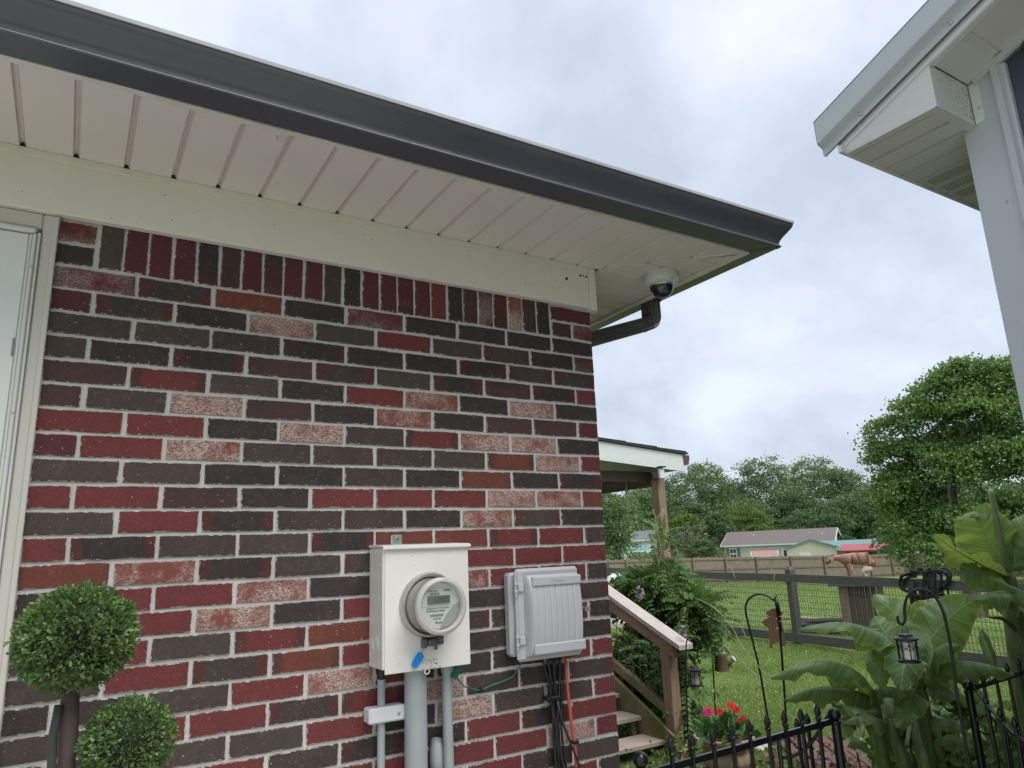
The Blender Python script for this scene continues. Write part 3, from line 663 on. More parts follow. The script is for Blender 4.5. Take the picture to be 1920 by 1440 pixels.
# telecom box
M_TB = paint('grey_plastic_box', (.47, .475, .485), .42, dirt=(.15, .13, .12), dirt_amt=.12, var=.03, scale=6)
tb_ = thing('telecom_box', 'pale grey plastic cable box with ribbed bulging lid beside the meter box', 'utility box', (-.33, 0, 1.24))
tx0, tx1, tz0, tz1 = -.475, -.192, 1.236, 1.540
MB().bbox((tx0, -.045, tz0+.016), (tx1-.004, -.001, tz1-.012), .010).build('back_box', M_TB, tb_, smooth=30)
MB().bbox((tx0+.014, -.068, tz0), (tx1, -.046, tz1), .012).build('lid_flange', M_TB, tb_, smooth=30)
def bulge(x0, x1, z0, z1, y0, d, sk, nrib=0):
    rows = []; nx, nz = 56, 18
    for j in range(nz+1):
        v = j/nz; z = z0+(z1-z0)*v; row = []
        prof = math.sin(math.pi*min(1, max(0, v)))**.42 if 0 < v < 1 else 0
        for i in range(nx+1):
            u = i/nx; ed = min(u, 1-u)/.045; e_ = min(1, ed)
            g = 0
            if nrib and .06 < v < .94:
                for r in range(1, nrib): g = max(g, 1-abs(u-(.07+.86*r/nrib))/.008)
            y = y0 - (d*(.35+.65*prof))*(e_**.6) + max(0, g)*.0025
            row.append((x0+(x1-x0)*u, y, z))
        rows.append(row)
    return MB().sheet(rows)
lid = bulge(tx0+.042, tx1-.010, tz0+.018, tz1-.022, -.067, .040, 0, 8).build('ribbed_lid', M_TB, tb_, smooth=45)
MB().bbox((tx0+.060, -.106, tz1-.060), (tx1-.018, -.080, tz1-.028), .004).build('top_band', M_TB, lid, smooth=30)
MB().bbox((tx0+.056, -.108, tz0+.022), (tx1-.014, -.080, tz0+.056), .004).build('bottom_band', M_TB, lid, smooth=30)
for zc in (1.478, 1.305):
    mb = MB(); mb.bbox((tx0+.018, -.078, zc-.014), (tx0+.040, -.062, zc+.014), .003); mb.tube([(tx0+.012, -.066, zc-.030), (tx0+.012, -.066, zc+.030)], .0045, 10); mb.bbox((tx0+.006, -.072, zc+.008), (tx0+.020, -.064, zc+.018), .002); mb.bbox((tx0+.006, -.072, zc-.018), (tx0+.020, -.064, zc-.008), .002)
    mb.build('hinge', M_TB, tb_, smooth=30)
text('(C Charter', .0125, ((tx0+tx1)/2+.02, -.1064, tz1-.044), M_TB, tb_, 'embossed_text', ext=.0008)
MB().tube([(-.135, -.002, 1.383), (-.135, -.030, 1.383)], .010, 12).build('pipe_stub', M_ALU, tb_)
# cables below
M_BCAB = flat('black_cable_sheath', (.012, .012, .014), .35); M_OCAB = flat('orange_cable_sheath', (.48, .09, .05), .4); M_GCAB = flat('green_ground_wire', (.01, .16, .12), .35)
t = thing('black_cable_bundle', 'bundle of black cables dropping from under the grey cable box', 'cables', (-.31, -.03, .9))
rs = random.Random(11)
for i in range(9):
    xs = -.345+.011*i; xm = -.306+rs.uniform(-.017, .017); xe = -.29+rs.uniform(-.03, .03)
    P = []
    for k in range(15):
        u = k/14; x = (1-u)**2*xs + 2*u*(1-u)*xm + u*u*xe 
        P.append((x+.004*math.sin(u*7+i), -.028-.010*math.sin(u*5+i*1.7)-.004*(i % 3), 1.245-u*.42 if u < .97 else .6))
    MB().tube(P, .0052 if i % 2 else .004, 8).build('cable', M_BCAB, t, smooth=True)
mb = MB().bbox((-.340, -.050, 1.096), (-.286, -.012, 1.110), .003); mb.build('zip_tie', M_BCAB, t)
MB().tube([(-.300, -.042, 1.10), (-.285, -.052, 1.02), (-.262, -.056, .96), (-.225, -.05, .88), (-.2, -.05, .6)], .004, 8).build('loose_cable', M_BCAB, t, smooth=True)
t = thing('orange_cable', 'orange red cable hanging beside the black cable bundle', 'cable', (-.23, -.03, .9))
MB().tube([(-.262, -.04, 1.245), (-.256, -.045, 1.20), (-.246, -.038, 1.10), (-.236, -.034, 1.0), (-.226, -.034, .93), (-.222, -.034, .6)], .0062, 10).build('sheath', M_OCAB, t, smooth=True)
MB().bbox((-.238, -.045, .945), (-.214, -.022, .955), .002).build('zip_tie', M_BCAB, t)
t = thing('green_ground_wire', 'thin green ground wire looping from the meter box to the cable box', 'wire', (-.57, 0, 1.16))
MB().tube([(-.700, -.08, 1.275), (-.684, -.040, 1.235), (-.665, -.02, 1.20), (-.640, -.015, 1.177), (-.600, -.012, 1.163), (-.578, -.014, 1.158), (-.54, -.012, 1.168), (-.49, -.012, 1.176), (-.455, -.012, 1.185), (-.430, -.014, 1.21), (-.418, -.03, 1.245)], .0024, 7).build('wire', M_GCAB, t, smooth=True)
MB().bbox((-.584, -.02, 1.152), (-.572, -.004, 1.166), .003).build('wire_clip', M_BCAB, t)
mb = MB().bar((-.675, -.085, 1.275), (-.712, -.075, 1.218), .020, .004, (0, 1, 0)); o = mb.build('green_flag', flat('dark_green_plastic', (.008, .10, .085), .4), t)

# ================================================================== SECURITY CAMERA under the soffit
sc_ = thing('security_camera', 'white dome security camera with dark glass under the eave corner', 'security camera', (.29, -.115, ZS))
sc0 = Vector((.303, -.118, ZS)); M_CW = flat('camera_white', (.56, .56, .55), .35)
MB().lathe([(.074, -.0005), (.0755, -.02), (.0745, -.036), (.069, -.047), (.056, -.055), (.0535, -.055), (.0525, -.05)], sc0, (0, 0, 1), 48).build('housing', M_CW, sc_, smooth=40)
mb = MB(); mb.lathe([(.0525, -.050)]+[(.0525*math.cos(a), -.058-.0525*math.sin(a)) for a in np.linspace(0, math.pi/2, 12)], sc0, (0, 0, 1), 36)
M_DOME, ntd, bd_ = nodes('smoked_dome'); bd_.inputs['Base Color'].default_value = (.010, .014, .03, 1); bd_.inputs['Roughness'].default_value = .04; bd_.inputs['Specular IOR Level'].default_value = .8
mb.build('dome', M_DOME, sc_, smooth=True)
MB().lathe([(.054, -.0535), (.0545, -.061), (.0530, -.063)], sc0, (0, 0, 1), 36, cap=False).build('clear_ring', M_ALU, sc_, smooth=True)
mb = MB().lathe([(.013, 0), (.013, .004), (.009, .007), (0, .0075)], sc0+Vector((-.016, -.036, -.092)), Vector((-.35, -.7, -.6)), 16); mb.build('lens', flat('lens_glass', (.05, .06, .12), .08), sc_)
mb = MB()
for a in (-150, -95, -30): mb.lathe([(.0032, 0), (.0032, .002)], sc0+Vector((.0705*math.cos(math.radians(a)), .0705*math.sin(math.radians(a)), -.045)), (math.cos(math.radians(a)), math.sin(math.radians(a)), -.6), 8)
mb.build('screw', M_ALU, sc_)
def tc_text():
    a = math.radians(-64); n_ = Vector((math.cos(a), math.sin(a), 0))
    o = text('AXIS', .010, sc0+n_*.0758+Vector((0, 0, -.014)), flat('grey_print', (.12, .12, .12), .6), sc_, 'logo_text'); o.rotation_euler = (math.pi/2, 0, a+math.pi/2)
tc_text()

# ================================================================== NEIGHBOURING METAL BUILDING (upper right)
M_NTRIM = paint('pale_blue_grey_metal', (.45, .49, .515), .38, .0, dirt=(.15, .15, .15), dirt_amt=.10, var=.03, scale=4)
M_NWHITE = paint('white_aluminium_wrap', (.60, .595, .575), .4, dirt=(.16, .13, .10), dirt_amt=.3, var=.03, scale=9)
M_NSOF = paint('grey_white_vinyl_soffit', (.52, .52, .49), .5, dirt=(.2, .18, .14), dirt_amt=.15, var=.03, scale=5)
M_NAVY = paint('navy_metal_siding', (.045, .055, .085), .35, dirt_amt=.1, var=.05)
NB = thing('metal_building', 'pale grey metal building corner with boxed eave, vented soffit and navy siding', 'building', (3, -3.5, 0))
ZE, YE, XR, XW, YW, SL = 2.90, -.950, .368, .660, -1.232, .395
YR = -3.9                                              # ridge
def zr(y): return 2.924 + SL*(YE-y)                    # underside of the rake
mb = MB()
mb.add([(XW, YW, -.1), (XW, YW, ZE), (XW, YW-.06, zr(YW)), (XW, YR, zr(YR)), (XW, 2*YR-YW, zr(YW)), (XW, 2*YR-YW, -.1)], [(0, 1, 2, 3, 4, 5)])
mb.add([(XW, YW-.001, -.1), (7, YW-.001, -.1), (7, YW-.001, 3), (XW, YW-.001, 3)], [(0, 1, 2, 3)])
nw = mb.build('wall', M_NAVY, NB, recalc=False)
# navy panels with standing ribs
mb = MB(); y = YW-.20
while y > -5.5: mb.prism([(XW-.001, y, 0), (XW-.022, y-.012, 0), (XW-.022, y-.030, 0), (XW-.001, y-.042, 0)], (0, 0, zr(max(y, YR))+0 if y > YR else zr(2*YR-y))); y -= .2286
mb.build('siding_rib', M_NAVY, nw)
# window in the navy wall top
# corner trim: flat flange, raised rib, flange
mb = MB(); zt = 3.05
sec = [(XW+.07, YW+.003), (XW-.016, YW+.003), (XW-.016, YW-.108), (XW-.034, YW-.114), (XW-.034, YW-.134), (XW-.016, YW-.140), (XW-.016, YW-.150), (XW-.002, YW-.152)]
mb.sheet([[(x, y, z) for x, y in sec] for z in (-.1, zr(YW)+.03)])
mb.build('corner_trim', M_NTRIM, NB)
# eave soffit panels (grooves run across, 4 inch)
PR4 = [(0, 0), (.002, .022), (.013, .022), (.015, 0), (.1000, 0)]
es = MB().box((XR+.05, YE-.005, ZE+.03), (7, YW, ZE+.035)).build('eave_soffit', M_NSOF, NB)
vent = MB(); x = XR+.062; i = 0
while x < 4:
    lo, hi = [], []
    for dx, dz in PR4:
        yi = -1.262 if x+dx < XW else YW+.0
        lo.append((x+dx, yi, ZE+dz)); hi.append((x+dx, YE-.012, ZE+dz))
    m2 = MB(); n = len(lo); m2.add(lo+hi, [(k, k+1, n+k+1, n+k) for k in range(n-1)]); m2.build('soffit_panel', M_NSOF, es)
    if i in (4, 5, 6):
        for gx in (.036, .049, .062, .075, .088):
            for k in range(26):
                yy = YE-.035-k*.0098
                if yy > YW+.01 or x < XW: vent.box((x+gx-.0021, yy-.0026, ZE-.0008), (x+gx+.0021, yy+.0026, ZE+.001))
    x += .1; i += 1
vent.build('vent_hole', M_BLACK, es, kind='stuff')
mb = MB(); mb.box((XR+.006, YE-.012, ZE-.003), (7, YE, ZE+.022)); mb.build('eave_trim', M_NWHITE, NB)
mb = MB(); mb.prism([(XR+.036, YE-.012, ZE-.001), (XR+.066, YE-.012, ZE-.001), (XR+.066, -1.262, ZE-.001), (XR+.036, -1.262, ZE-.001)], (0, 0, -.003)); mb.prism([(XR+.05, -1.242, ZE-.0045), (XW, -1.242, ZE-.0045), (XW, -1.266, ZE-.0045), (XR+.05, -1.266, ZE-.0045)], (0, 0, .003)); mb.build('soffit_channel', M_NSOF, es)
# boxed return: triangular outer face and square end
mb = MB(); XB = .408
mb.prism([(XB, YE-.004, ZE), (XB, YE-.004, 2.925), (XB, -1.268, zr(-1.268)+.01), (XB, -1.268, ZE)], (.004, 0, 0))
bx = mb.build('boxed_return', M_NWHITE, NB)
MB().prism([(XB+.0045, -1.268, ZE), (XW-.017, -1.268, ZE), (XW-.017, -1.268, zr(-1.268)), (XB+.0045, -1.268, zr(-1.268))], (0, .004, 0)).build('return_end', M_NWHITE, bx)
MB().prism([(XW-.022, -1.2725, ZE+.0), (XW-.0165, -1.2725, ZE), (XW-.0165, -1.300, ZE+.012), (XW-.0165, -1.300, zr(-1.30)-.006), (XW-.022, -1.2725, zr(-1.27)-.006)], (-.002, 0, 0)).build('return_flange', M_NWHITE, bx)
# sloped rake soffit, panels .2 wide
rk = MB(); rk.prism([(XB, -1.2, zr(-1.2)+.03), (XW, -1.2, zr(-1.2)+.03), (XW, YR, zr(YR)+.03), (XB, YR, zr(YR)+.03)], (0, 0, .004)); rk = rk.build('rake_soffit', M_NSOF, NB)
y = -1.272
while y > -3.8:
    lo, hi = [], []
    for dy, dz in ((0, 0), (.085, 0), (.095, .008), (.108, .008), (.118, 0), (.2, 0)):
        yy = y-dy; lo.append((XB+.004, yy, zr(yy)+dz)); hi.append((XW-.016, yy, zr(yy)+dz))
    m2 = MB(); n = len(lo); m2.add(lo+hi, [(k, k+1, n+k+1, n+k) for k in range(n-1)]); m2.build('soffit_panel', M_NSOF, rk); y -= .2
mb = MB(); mb.bar((XW-.024, -1.29, zr(-1.29)-.012), (XW-.024, YR, zr(YR)-.012), .016, .022); mb.build('wall_channel', M_NTRIM, NB)
mb = MB(); mb.bar((XB-.001+.012, -1.268, zr(-1.268)-.003), (XB+.011, YR, zr(YR)-.003), .024, .005); mb.build('soffit_edge', M_NWHITE, rk)
# rake fascia and metal rake trim: profile (outward u from XB, height v above the rake underside)
def rake(prof, name, m, y0=YE+.02, y1=YR):
    rows = [[(XB-u, y, zr(y)+v) for u, v in prof] for y in (y0, y1)]
    return MB().sheet(rows).build(name, m, NB)
rake([(-.002, -.002), (.004, -.002), (.004, .028)], 'rake_fascia', M_NWHITE, YE+.004)
rake([(.0045, .028), (.0125, .020), (.0135, .046)], 'rake_gap', M_BLACK, YE+.010)
rt = rake([(.0065, .024), (.018, .024), (.019, .050), (.046, .062), (.048, .066), (.050, .148), (.010, .156)], 'rake_trim', M_NTRIM, YE+.062)
mb = MB(); pr = [(.004, .026), (.018, .026), (.019, .050), (.046, .062), (.048, .066), (.050, .148), (.004, .148)]
mb.prism([(XB-u, YE+.063, zr(YE+.062)+v) for u, v in pr], (0, .002, 0)); mb.build('end_cap', M_NTRIM, rt)
mb = MB()
for sx_, sy_, sz_ in [(XB-.019, y, zr(y)+.040) for y in (YE-.09, -1.36, -1.9)]+[(XW-.018, -1.292, 2.955), (XW-.018, -1.366, 3.02)]: MB().lathe([(.0065, 0), (.0055, -.004), (.002, -.006), (0, -.006)], (sx_, sy_, sz_), (1, 0, 0), 10).build('screw', M_ALU, NB)
mb = MB(); mb.add([(XB-.052, YE+.065, zr(YE+.065)+.151), (7, YE+.065, zr(YE+.065)+.151), (7, YR, zr(YR)+.151), (XB-.052, YR, zr(YR)+.151), (7, 2*YR-YE, zr(YE)+.137), (XB-.052, 2*YR-YE, zr(YE)+.137)], [(0, 1, 2, 3), (3, 2, 4, 5)])
mb.build('roof', M_NTRIM, NB)
MB().box((XR+.04, YE-.002, ZE+.022), (7, YE+.016, zr(YE)+.12)).build('eave_fascia', M_NWHITE, NB)
rs = random.Random(9); mb = MB()
for i in range(170):
    u = abs(rs.gauss(0, .33)); x = XW-.018-min(.2, u*.24); z = ZE+.02+rs.random()*.15; mb.lathe([(rs.uniform(.0006, .0019), 0), (.0004, -.0006)], (x, -1.2684, z), (0, 1, 0), 5)
for i in range(9): mb.lathe([(rs.uniform(.0008, .002), 0), (.0004, -.0006)], (XW-.0162, YW-.03-rs.random()*.07, 2.60+rs.random()*.03 if i < 4 else rs.uniform(1.6, 2.9)), (1, 0, 0), 5)
mb.build('dirt_speck', M_BLACK, bx, kind='stuff')

# ================================================================== TOPIARY by the door
def leaf_cloud(pts, nrm, size, asp=.45, jitter=.5, rs=RNG, fold=.25, shape=6, up=0.):
    """leaves at pts pointing roughly along nrm; returns verts, tri faces"""
    n = len(pts); d = nrm + rs.normal(0, jitter, (n, 3)); d[:, 2] += up; d /= np.linalg.norm(d, axis=1)[:, None]
    r = rs.normal(size=(n, 3)); s = np.cross(d, r); s /= np.linalg.norm(s, axis=1)[:, None]; u = np.cross(s, d)
    L = (size*rs.uniform(.7, 1.3, n))[:, None]; W = L*asp*.5
    if shape == 6:
        P = [pts, pts+d*L*.35+s*W*.8+u*L*fold*.3, pts+d*L*.75+s*W+u*L*fold*.2, pts+d*L, pts+d*L*.75-s*W+u*L*fold*.2, pts+d*L*.35-s*W*.8+u*L*fold*.3, pts+d*L*.6]
        V = np.stack(P, 1).reshape(-1, 3); b = (np.arange(n)*7)[:, None]
        Fc = np.concatenate([b+np.array(t) for t in ((0,1,6),(1,2,6),(2,3,6),(3,4,6),(4,5,6),(5,0,6))], 1).reshape(-1, 3)
    else:
        P = [pts, pts+d*L*.55+s*W, pts+d*L, pts+d*L*.55-s*W]
        V = np.stack(P, 1).reshape(-1, 3); b = (np.arange(n)*4)[:, None]
        Fc = np.concatenate([b+np.array(t) for t in ((0,1,2),(0,2,3))], 1).reshape(-1, 3)
    return V, Fc
def sphere_pts(n, rs=RNG):
    v = rs.normal(size=(n, 3)); return v/np.linalg.norm(v, axis=1)[:, None]
M_BOX = leafmat('boxwood_leaf', (.045, .095, .028), (.20, .31, .10), .25, .42, 14)
M_TRUNK = paint('topiary_bark', (.075, .055, .048), .9, dirt_amt=.4, scale=20, bumps=.8)
topi = thing('topiary', 'clipped boxwood topiary with two leafy balls on a brown stem beside the door frame', 'topiary', (-1.76, -.37, 0))
def ball(c, r, n):
    c = np.array(c); d = sphere_pts(n); bumpy = 1+.08*np.sin(d[:, 0]*9+1)*np.sin(d[:, 1]*8)*np.cos(d[:, 2]*7)
    rad = r*bumpy*(RNG.uniform(.80, .99, n)+(RNG.uniform(0, 1, n) > .96)*.025); d2 = d*np.array([1, 1, .92]); V, Fc = leaf_cloud(c+d2*rad[:, None], d, np.full(n, r*.100), .5, .55)
    return np_mesh('leaf_ball', V, Fc, M_BOX, topi)
c1 = at(144, 1195, 1.86); ball(c1, .115, 7600); c2 = at(241, 1388, 1.85); ball(c2, .091, 5400)
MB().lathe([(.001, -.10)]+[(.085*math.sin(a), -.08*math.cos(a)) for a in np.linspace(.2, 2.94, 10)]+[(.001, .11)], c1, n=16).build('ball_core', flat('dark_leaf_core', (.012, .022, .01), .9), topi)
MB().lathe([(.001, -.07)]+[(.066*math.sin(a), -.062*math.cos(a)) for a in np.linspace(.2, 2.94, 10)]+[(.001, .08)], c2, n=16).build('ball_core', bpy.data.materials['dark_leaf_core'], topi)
b0 = Vector((c1.x+.0, c1.y, 0)); P = [b0+Vector((.004*math.sin(k*1.1), .003*math.cos(k*1.7), c1.z*k/16)) for k in range(17)]
stem = MB().tube(P, [.017+.0015*math.sin(k*2.3) for k in range(17)], 12).build('stem', M_TRUNK, topi, smooth=True)
P = [c1+Vector((-.02, -.014, -.13)), c1+Vector((-.026, -.018, -.19)), c1+Vector((-.022, -.02, -.25)), c1+Vector((-.004, -.022, -.31)), c1+Vector((.012, -.020, -.40)), Vector((c2.x-.06, c2.y, c2.z-.20)), Vector((c2.x, c2.y, c2.z-.08))]
MB().tube(P, .0085, 8).build('side_branch', flat('dark_grey_branch', (.035, .045, .04), .8), topi, smooth=True)

# ================================================================== DECK, ROOF, STAIRS
M_TIM = wood('treated_timber', (.36, .25, .175), (.23, .145, .095), .12)
M_TIMX = wood('treated_timber_along_y', (.36, .25, .175), (.24, .155, .105), 0, axis=1)
M_GREYT = wood('weathered_grey_timber', (.55, .50, .45), (.42, .37, .33), .05, axis=1)
M_TREAD = wood('weathered_tread', (.46, .38, .31), (.34, .27, .22), .1, axis=0)
M_MOSS = wood('mossy_timber', (.26, .21, .12), (.16, .13, .07), .85, axis=1)
M_DARKT = wood('dark_old_timber', (.10, .065, .045), (.06, .04, .03), 0, axis=1)
M_WIRE = flat('galvanised_wire', (.10, .105, .10), .6, .2)
M_PANELW = paint('white_textured_fascia', (.66, .70, .67), .6, dirt=(.3, .36, .33), dirt_amt=.5, scale=12, var=.07)
deck = thing('back_deck', 'raised timber back deck under a white roof, seen past the brick corner', 'deck', (3, 6, 0))
YF = 5.0
def yq(px, py, y=YF): return ony(px, py, y)
tl, tr, br, bl = yq(1124.6, 827), yq(1283, 853), yq(1278, 884), yq(1125.6, 863)
slT = (tr.z-tl.z)/(tr.x-tl.x); slB = (br.z-bl.z)/(br.x-bl.x); x0r = .6
ptl = Vector((x0r, YF, tl.z-slT*(tl.x-x0r))); pbl = Vector((x0r, YF, bl.z-slB*(bl.x-x0r)))
MB().prism([ptl, tr, Vector((tr.x, YF, br.z)), pbl], (0, .035, 0)).build('rake_board', M_PANELW, deck)
rf = MB()
rf.prism([ptl+Vector((0, -.03, .006)), tr+Vector((.05, -.03, .008)), tr+Vector((.05, -.03, .032)), ptl+Vector((0, -.03, .032))], (0, 5, 0)); rf = rf.build('deck_roof', M_SHINGLE, deck)
mb = MB(); n = 9
for k in range(n):   # shingle course butts along the rake
    u0, u1 = k/n, (k+1)/n; a = ptl.lerp(tr, u0); b = ptl.lerp(tr, u1); mb.prism([a+Vector((0, -.036, .034)), b+Vector((.012, -.036, .034)), b+Vector((.012, -.036, .050)), a+Vector((0, -.036, .040))], (0, 5, 0))
mb.build('shingle_course', M_SHINGLE, rf)
mb = MB(); mb.sheet([[pbl+Vector((0, .036, .10)), Vector((br.x, YF+.036, br.z+.02))], [pbl+Vector((0, 5, .10)), Vector((br.x, YF+5, br.z+.02))]]); mb.prism([pbl+Vector((0, .036, .10)), Vector((br.x, YF+.036, br.z+.02)), Vector((br.x, YF+.036, br.z+.05)), pbl+Vector((0, .036, .13))], (0, 5, 0)); mb.build('ceiling', flat('white_ceiling_panel', (.62, .63, .60), .7), deck)
g0 = yq(1280, 856); mb = MB(); mb.prism([(g0.x+.0, YF-.01, g0.z+.02), (g0.x+.12, YF-.01, g0.z+.02), (g0.x+.115, YF-.01, g0.z-.04), (g0.x+.085, YF-.01, g0.z-.115), (g0.x+.01, YF-.01, g0.z-.115)], (0, 5, 0)); mb.build('gutter', flat('brown_gutter', (.10, .045, .04), .4), deck)
pt = yq(1243, 884); xp = pt.x
post = MB().bbox((xp-.075, YF+.04, 0), (xp+.055, YF+.17, 2.60), .006).build('post', M_TIM, deck)
MB().box((xp-.06, YF+.17, 2.40), (xp-.01, YF+5, 2.60)).box((xp+.0, YF+.17, 2.40), (xp+.045, YF+5, 2.60)).build('beam', M_DARKT, deck)
MB().box((.7, YF+.2, 2.46), (xp-.08, YF+.24, 2.60)).build('cross_beam', M_DARKT, deck)
# deck platform and its railing rail, mostly hidden by the corner
MB().box((.5, 5.1, .62), (xp+.05, 8, .66)).build('deck_boards', M_GREYT, deck)
# floodlight on the post top
fl = thing('post_camera', 'small white outdoor floodlight with black top on the deck post', 'floodlight', pt)
p = yq(1240, 888, YF-.03); MB().bbox((p.x-.045, YF-.05, p.z-.065), (p.x+.045, YF-.005, p.z+.065), .006).build('body', flat('floodlight_white', (.7, .72, .72), .4), fl)
MB().bbox((p.x-.055, YF-.08, p.z+.082), (p.x+.055, YF-.0, p.z+.098), .003).box((p.x-.008, YF-.04, p.z+.06), (p.x+.008, YF-.03, p.z+.085)).build('bracket', M_BCAB, fl)
MB().bbox((p.x-.16, YF-.03, p.z-.08), (p.x-.06, YF+.03, p.z+.02), .012).build('lamp_head', M_BCAB, fl)
# hanging bulb and wire
p = yq(1175, 922, 5.6); t = thing('hanging_bulb', 'clear glass bulb hanging on a wire under the deck roof', 'light bulb', p)
mb = MB(); mb.tube([p+Vector((0, 0, .30)), p+Vector((.004, 0, .15)), p+Vector((0, 0, .03))], .004, 6); mb.build('flex', M_ALU, t)
MB().lathe([(.0, -.045), (.022, -.035), (.030, -.012), (.022, .012), (.011, .03), (.011, .045)], p, n=16).build('bulb', M_RIM, t, smooth=True)
cp = [yq(1128, 896, 5.5), yq(1150, 885, 5.5), yq(1172, 872, 5.5), yq(1190, 868, 5.5)]
tag(MB().tube(cp, .009, 6).build('white_cable', flat('white_cable_sheath', (.6, .6, .58), .5), smooth=True), 'white cable sagging under the deck ceiling', 'cable')
# ---- stairs
XS = 2.35
st = thing('deck_stairs', 'wooden deck stairs with a mossy stringer, wire mesh panel and sloping handrail', 'stairs', (1.8, 2.6, 0))
for k, (y, z) in enumerate(((2.33, .125), (2.585, .26), (2.84, .395), (3.095, .53), (3.35, .665), (3.605, .80))):
    MB().bbox((1.25, y, z-.034), (XS-.005, y+.262, z), .004).build('tread', M_TREAD, st)
    MB().box((XS-.10, y+.05, 0 if k == 0 else z-.17), (XS-.055, y+.10, z-.036)).build('riser_block', M_MOSS, st)
MB().prism([(XS-.04, 2.33, .0), (XS-.04, 2.20, .03), (XS-.04, 2.20, .16), (XS-.04, 3.8, .96), (XS-.04, 3.8, .62)], (.038, 0, 0)).build('stringer', M_MOSS, st)
MB().prism([(1.25, 2.33, .0), (1.25, 2.20, .03), (1.25, 2.20, .10), (1.25, 3.8, .90), (1.25, 3.8, .62)], (.038, 0, 0)).build('stringer', M_MOSS, st)
MB().bbox((XS-.012, 2.232, -.02), (XS+.082, 2.330, .885), .005).build('newel_post', M_TIM, st)
def ry(y): return .905+(y-2.25)*.43
sl_ = .43
MB().prism([(XS-.02, 2.17, ry(2.17)-.13), (XS-.02, 2.17, ry(2.17)-.015), (XS-.02, 3.9, ry(3.9)-.015), (XS-.02, 3.9, ry(3.9)-.13)], (.045, 0, 0)).build('rail_board', M_TIMX, st)
MB().prism([(XS-.055, 2.06, ry(2.06)-.013), (XS-.055, 2.06, ry(2.06)+.022), (XS-.055, 3.9, ry(3.9)+.022), (XS-.055, 3.9, ry(3.9)-.013)], (.145, 0, 0)).build('handrail_cap', M_GREYT, st)
MB().prism([(XS-.0, 2.33, .30), (XS, 2.33, .375), (XS, 3.9, 1.05), (XS, 3.9, .975)], (.045, 0, 0)).build('lower_rail', M_MOSS, st)
mb = MB()
for k in range(17):
    y = 2.34+k*.09; mb.bar((XS+.01, y, .32+(y-2.33)*.43), (XS+.01, y, ry(y)-.1), .0045, .0045, (0, 1, 0))
for k in range(5): dz = .09+k*.10; mb.bar((XS+.012, 2.33, .30+dz), (XS+.012, 3.9, .975+dz), .0045, .0045)
mb.build('wire_panel', M_WIRE, st)
# black bowl with a white bag on the deck rail
p = onx(1155, 1100, 2.9); t = thing('rail_planter', 'black bowl holding a crumpled white bag at the top of the stairs', 'bowl', p)
MB().lathe([(.0, -.09), (.10, -.085), (.15, -.01), (.16, .0), (.145, .0), (.1, -.05), (0, -.055)], p, n=24).build('bowl', M_BCAB, t, smooth=40)
mb = MB(); rs = random.Random(4)
V = []
for j in range(9):
    row = []
    for i in range(15):
        a = 2*math.pi*(i % 14)/14; ph = math.pi/2*j/8; random.seed(i % 14*31+j); r = .13*math.cos(ph)*(1+random.uniform(-.16, .16)); row.append((p.x+r*math.cos(a), p.y+r*math.sin(a), p.z-.01+.13*math.sin(ph)*(1+random.uniform(-.12, .12))))
    V.append(row)
random.seed(8)
mb.sheet(V).build('bag', flat('white_plastic_bag', (.75, .76, .80), .5), t, smooth=True)
MB().box((p.x-.3, p.y-.04, p.z-.13), (p.x+.13, p.y+.1, p.z-.09)).build('shelf', M_GREYT, t)

# ================================================================== POST AND RAIL FENCE with welded mesh
M_FENCE = wood('old_grey_fence_wood', (.125, .115, .105), (.075, .068, .062), .05)
M_FENCER = wood('old_grey_rail_wood', (.15, .138, .125), (.085, .078, .07), .05, axis=1)
paddock = thing('paddock_fence', 'dark weathered post and rail fence with welded wire mesh across the yard', 'fence', (8.2, 6, 0))
def fx(y): return 8.15+.2*(y-5.75)
def fence_pt(px, py):
    d = ray(px, py)   # meets the vertical plane x = fx(y)
    t = (fx(CAM.y)-CAM.x)/(d.x-.2*d.y); return CAM+d*t
posts_px = [(1136, 1050), (1283, 1062), (1480, 1062), (1750, 1068), (1936, 1078)]
FP = [fence_pt(*q) for q in posts_px]
dirf = Vector((.2, 1, 0)).normalized(); nf = Vector((1, -.2, 0)).normalized()
for i, p in enumerate(FP):
    h = p.z; b = Vector((p.x, p.y, gz(p.x, p.y)-.02)); mb = MB(); w_ = .055
    c = [b+dirf*(a*w_)+nf*(bb*w_) for a, bb in ((-1,-1),(1,-1),(1,1),(-1,1))]; t_ = [q+Vector((0, 0, h-b.z-.05)) for q in c]
    top = [b+dirf*(a*w_*.35)+nf*(bb*w_*.35)+Vector((0, 0, h-b.z)) for a, bb in ((-1,-1),(1,-1),(1,1),(-1,1))]
    mb.add(c+t_+top, [(0,1,5,4),(1,2,6,5),(2,3,7,6),(3,0,4,7),(4,5,9,8),(5,6,10,9),(6,7,11,10),(7,4,8,11),(8,9,10,11)]); mb.build('post', M_FENCE, paddock)
RT = [fence_pt(*q) for q in ((1136, 1068), (1283, 1077), (1480, 1083), (1750, 1095), (1936, 1104))]
RB = [fence_pt(*q) for q in ((1136, 1165), (1283, 1172), (1480, 1193), (1750, 1224), (1936, 1246))]
for A, B in zip(RT, RT[1:]): MB().bar(A-nf*.06, B-nf*.06, .04, .12).build('rail', M_FENCER, paddock)
for A, B in zip(RB, RB[1:]): MB().bar(A-nf*.06, B-nf*.06, .04, .13).build('rail', M_FENCER, paddock)
for A, B in ((FP[0], FP[1]),): pass
mb = MB()
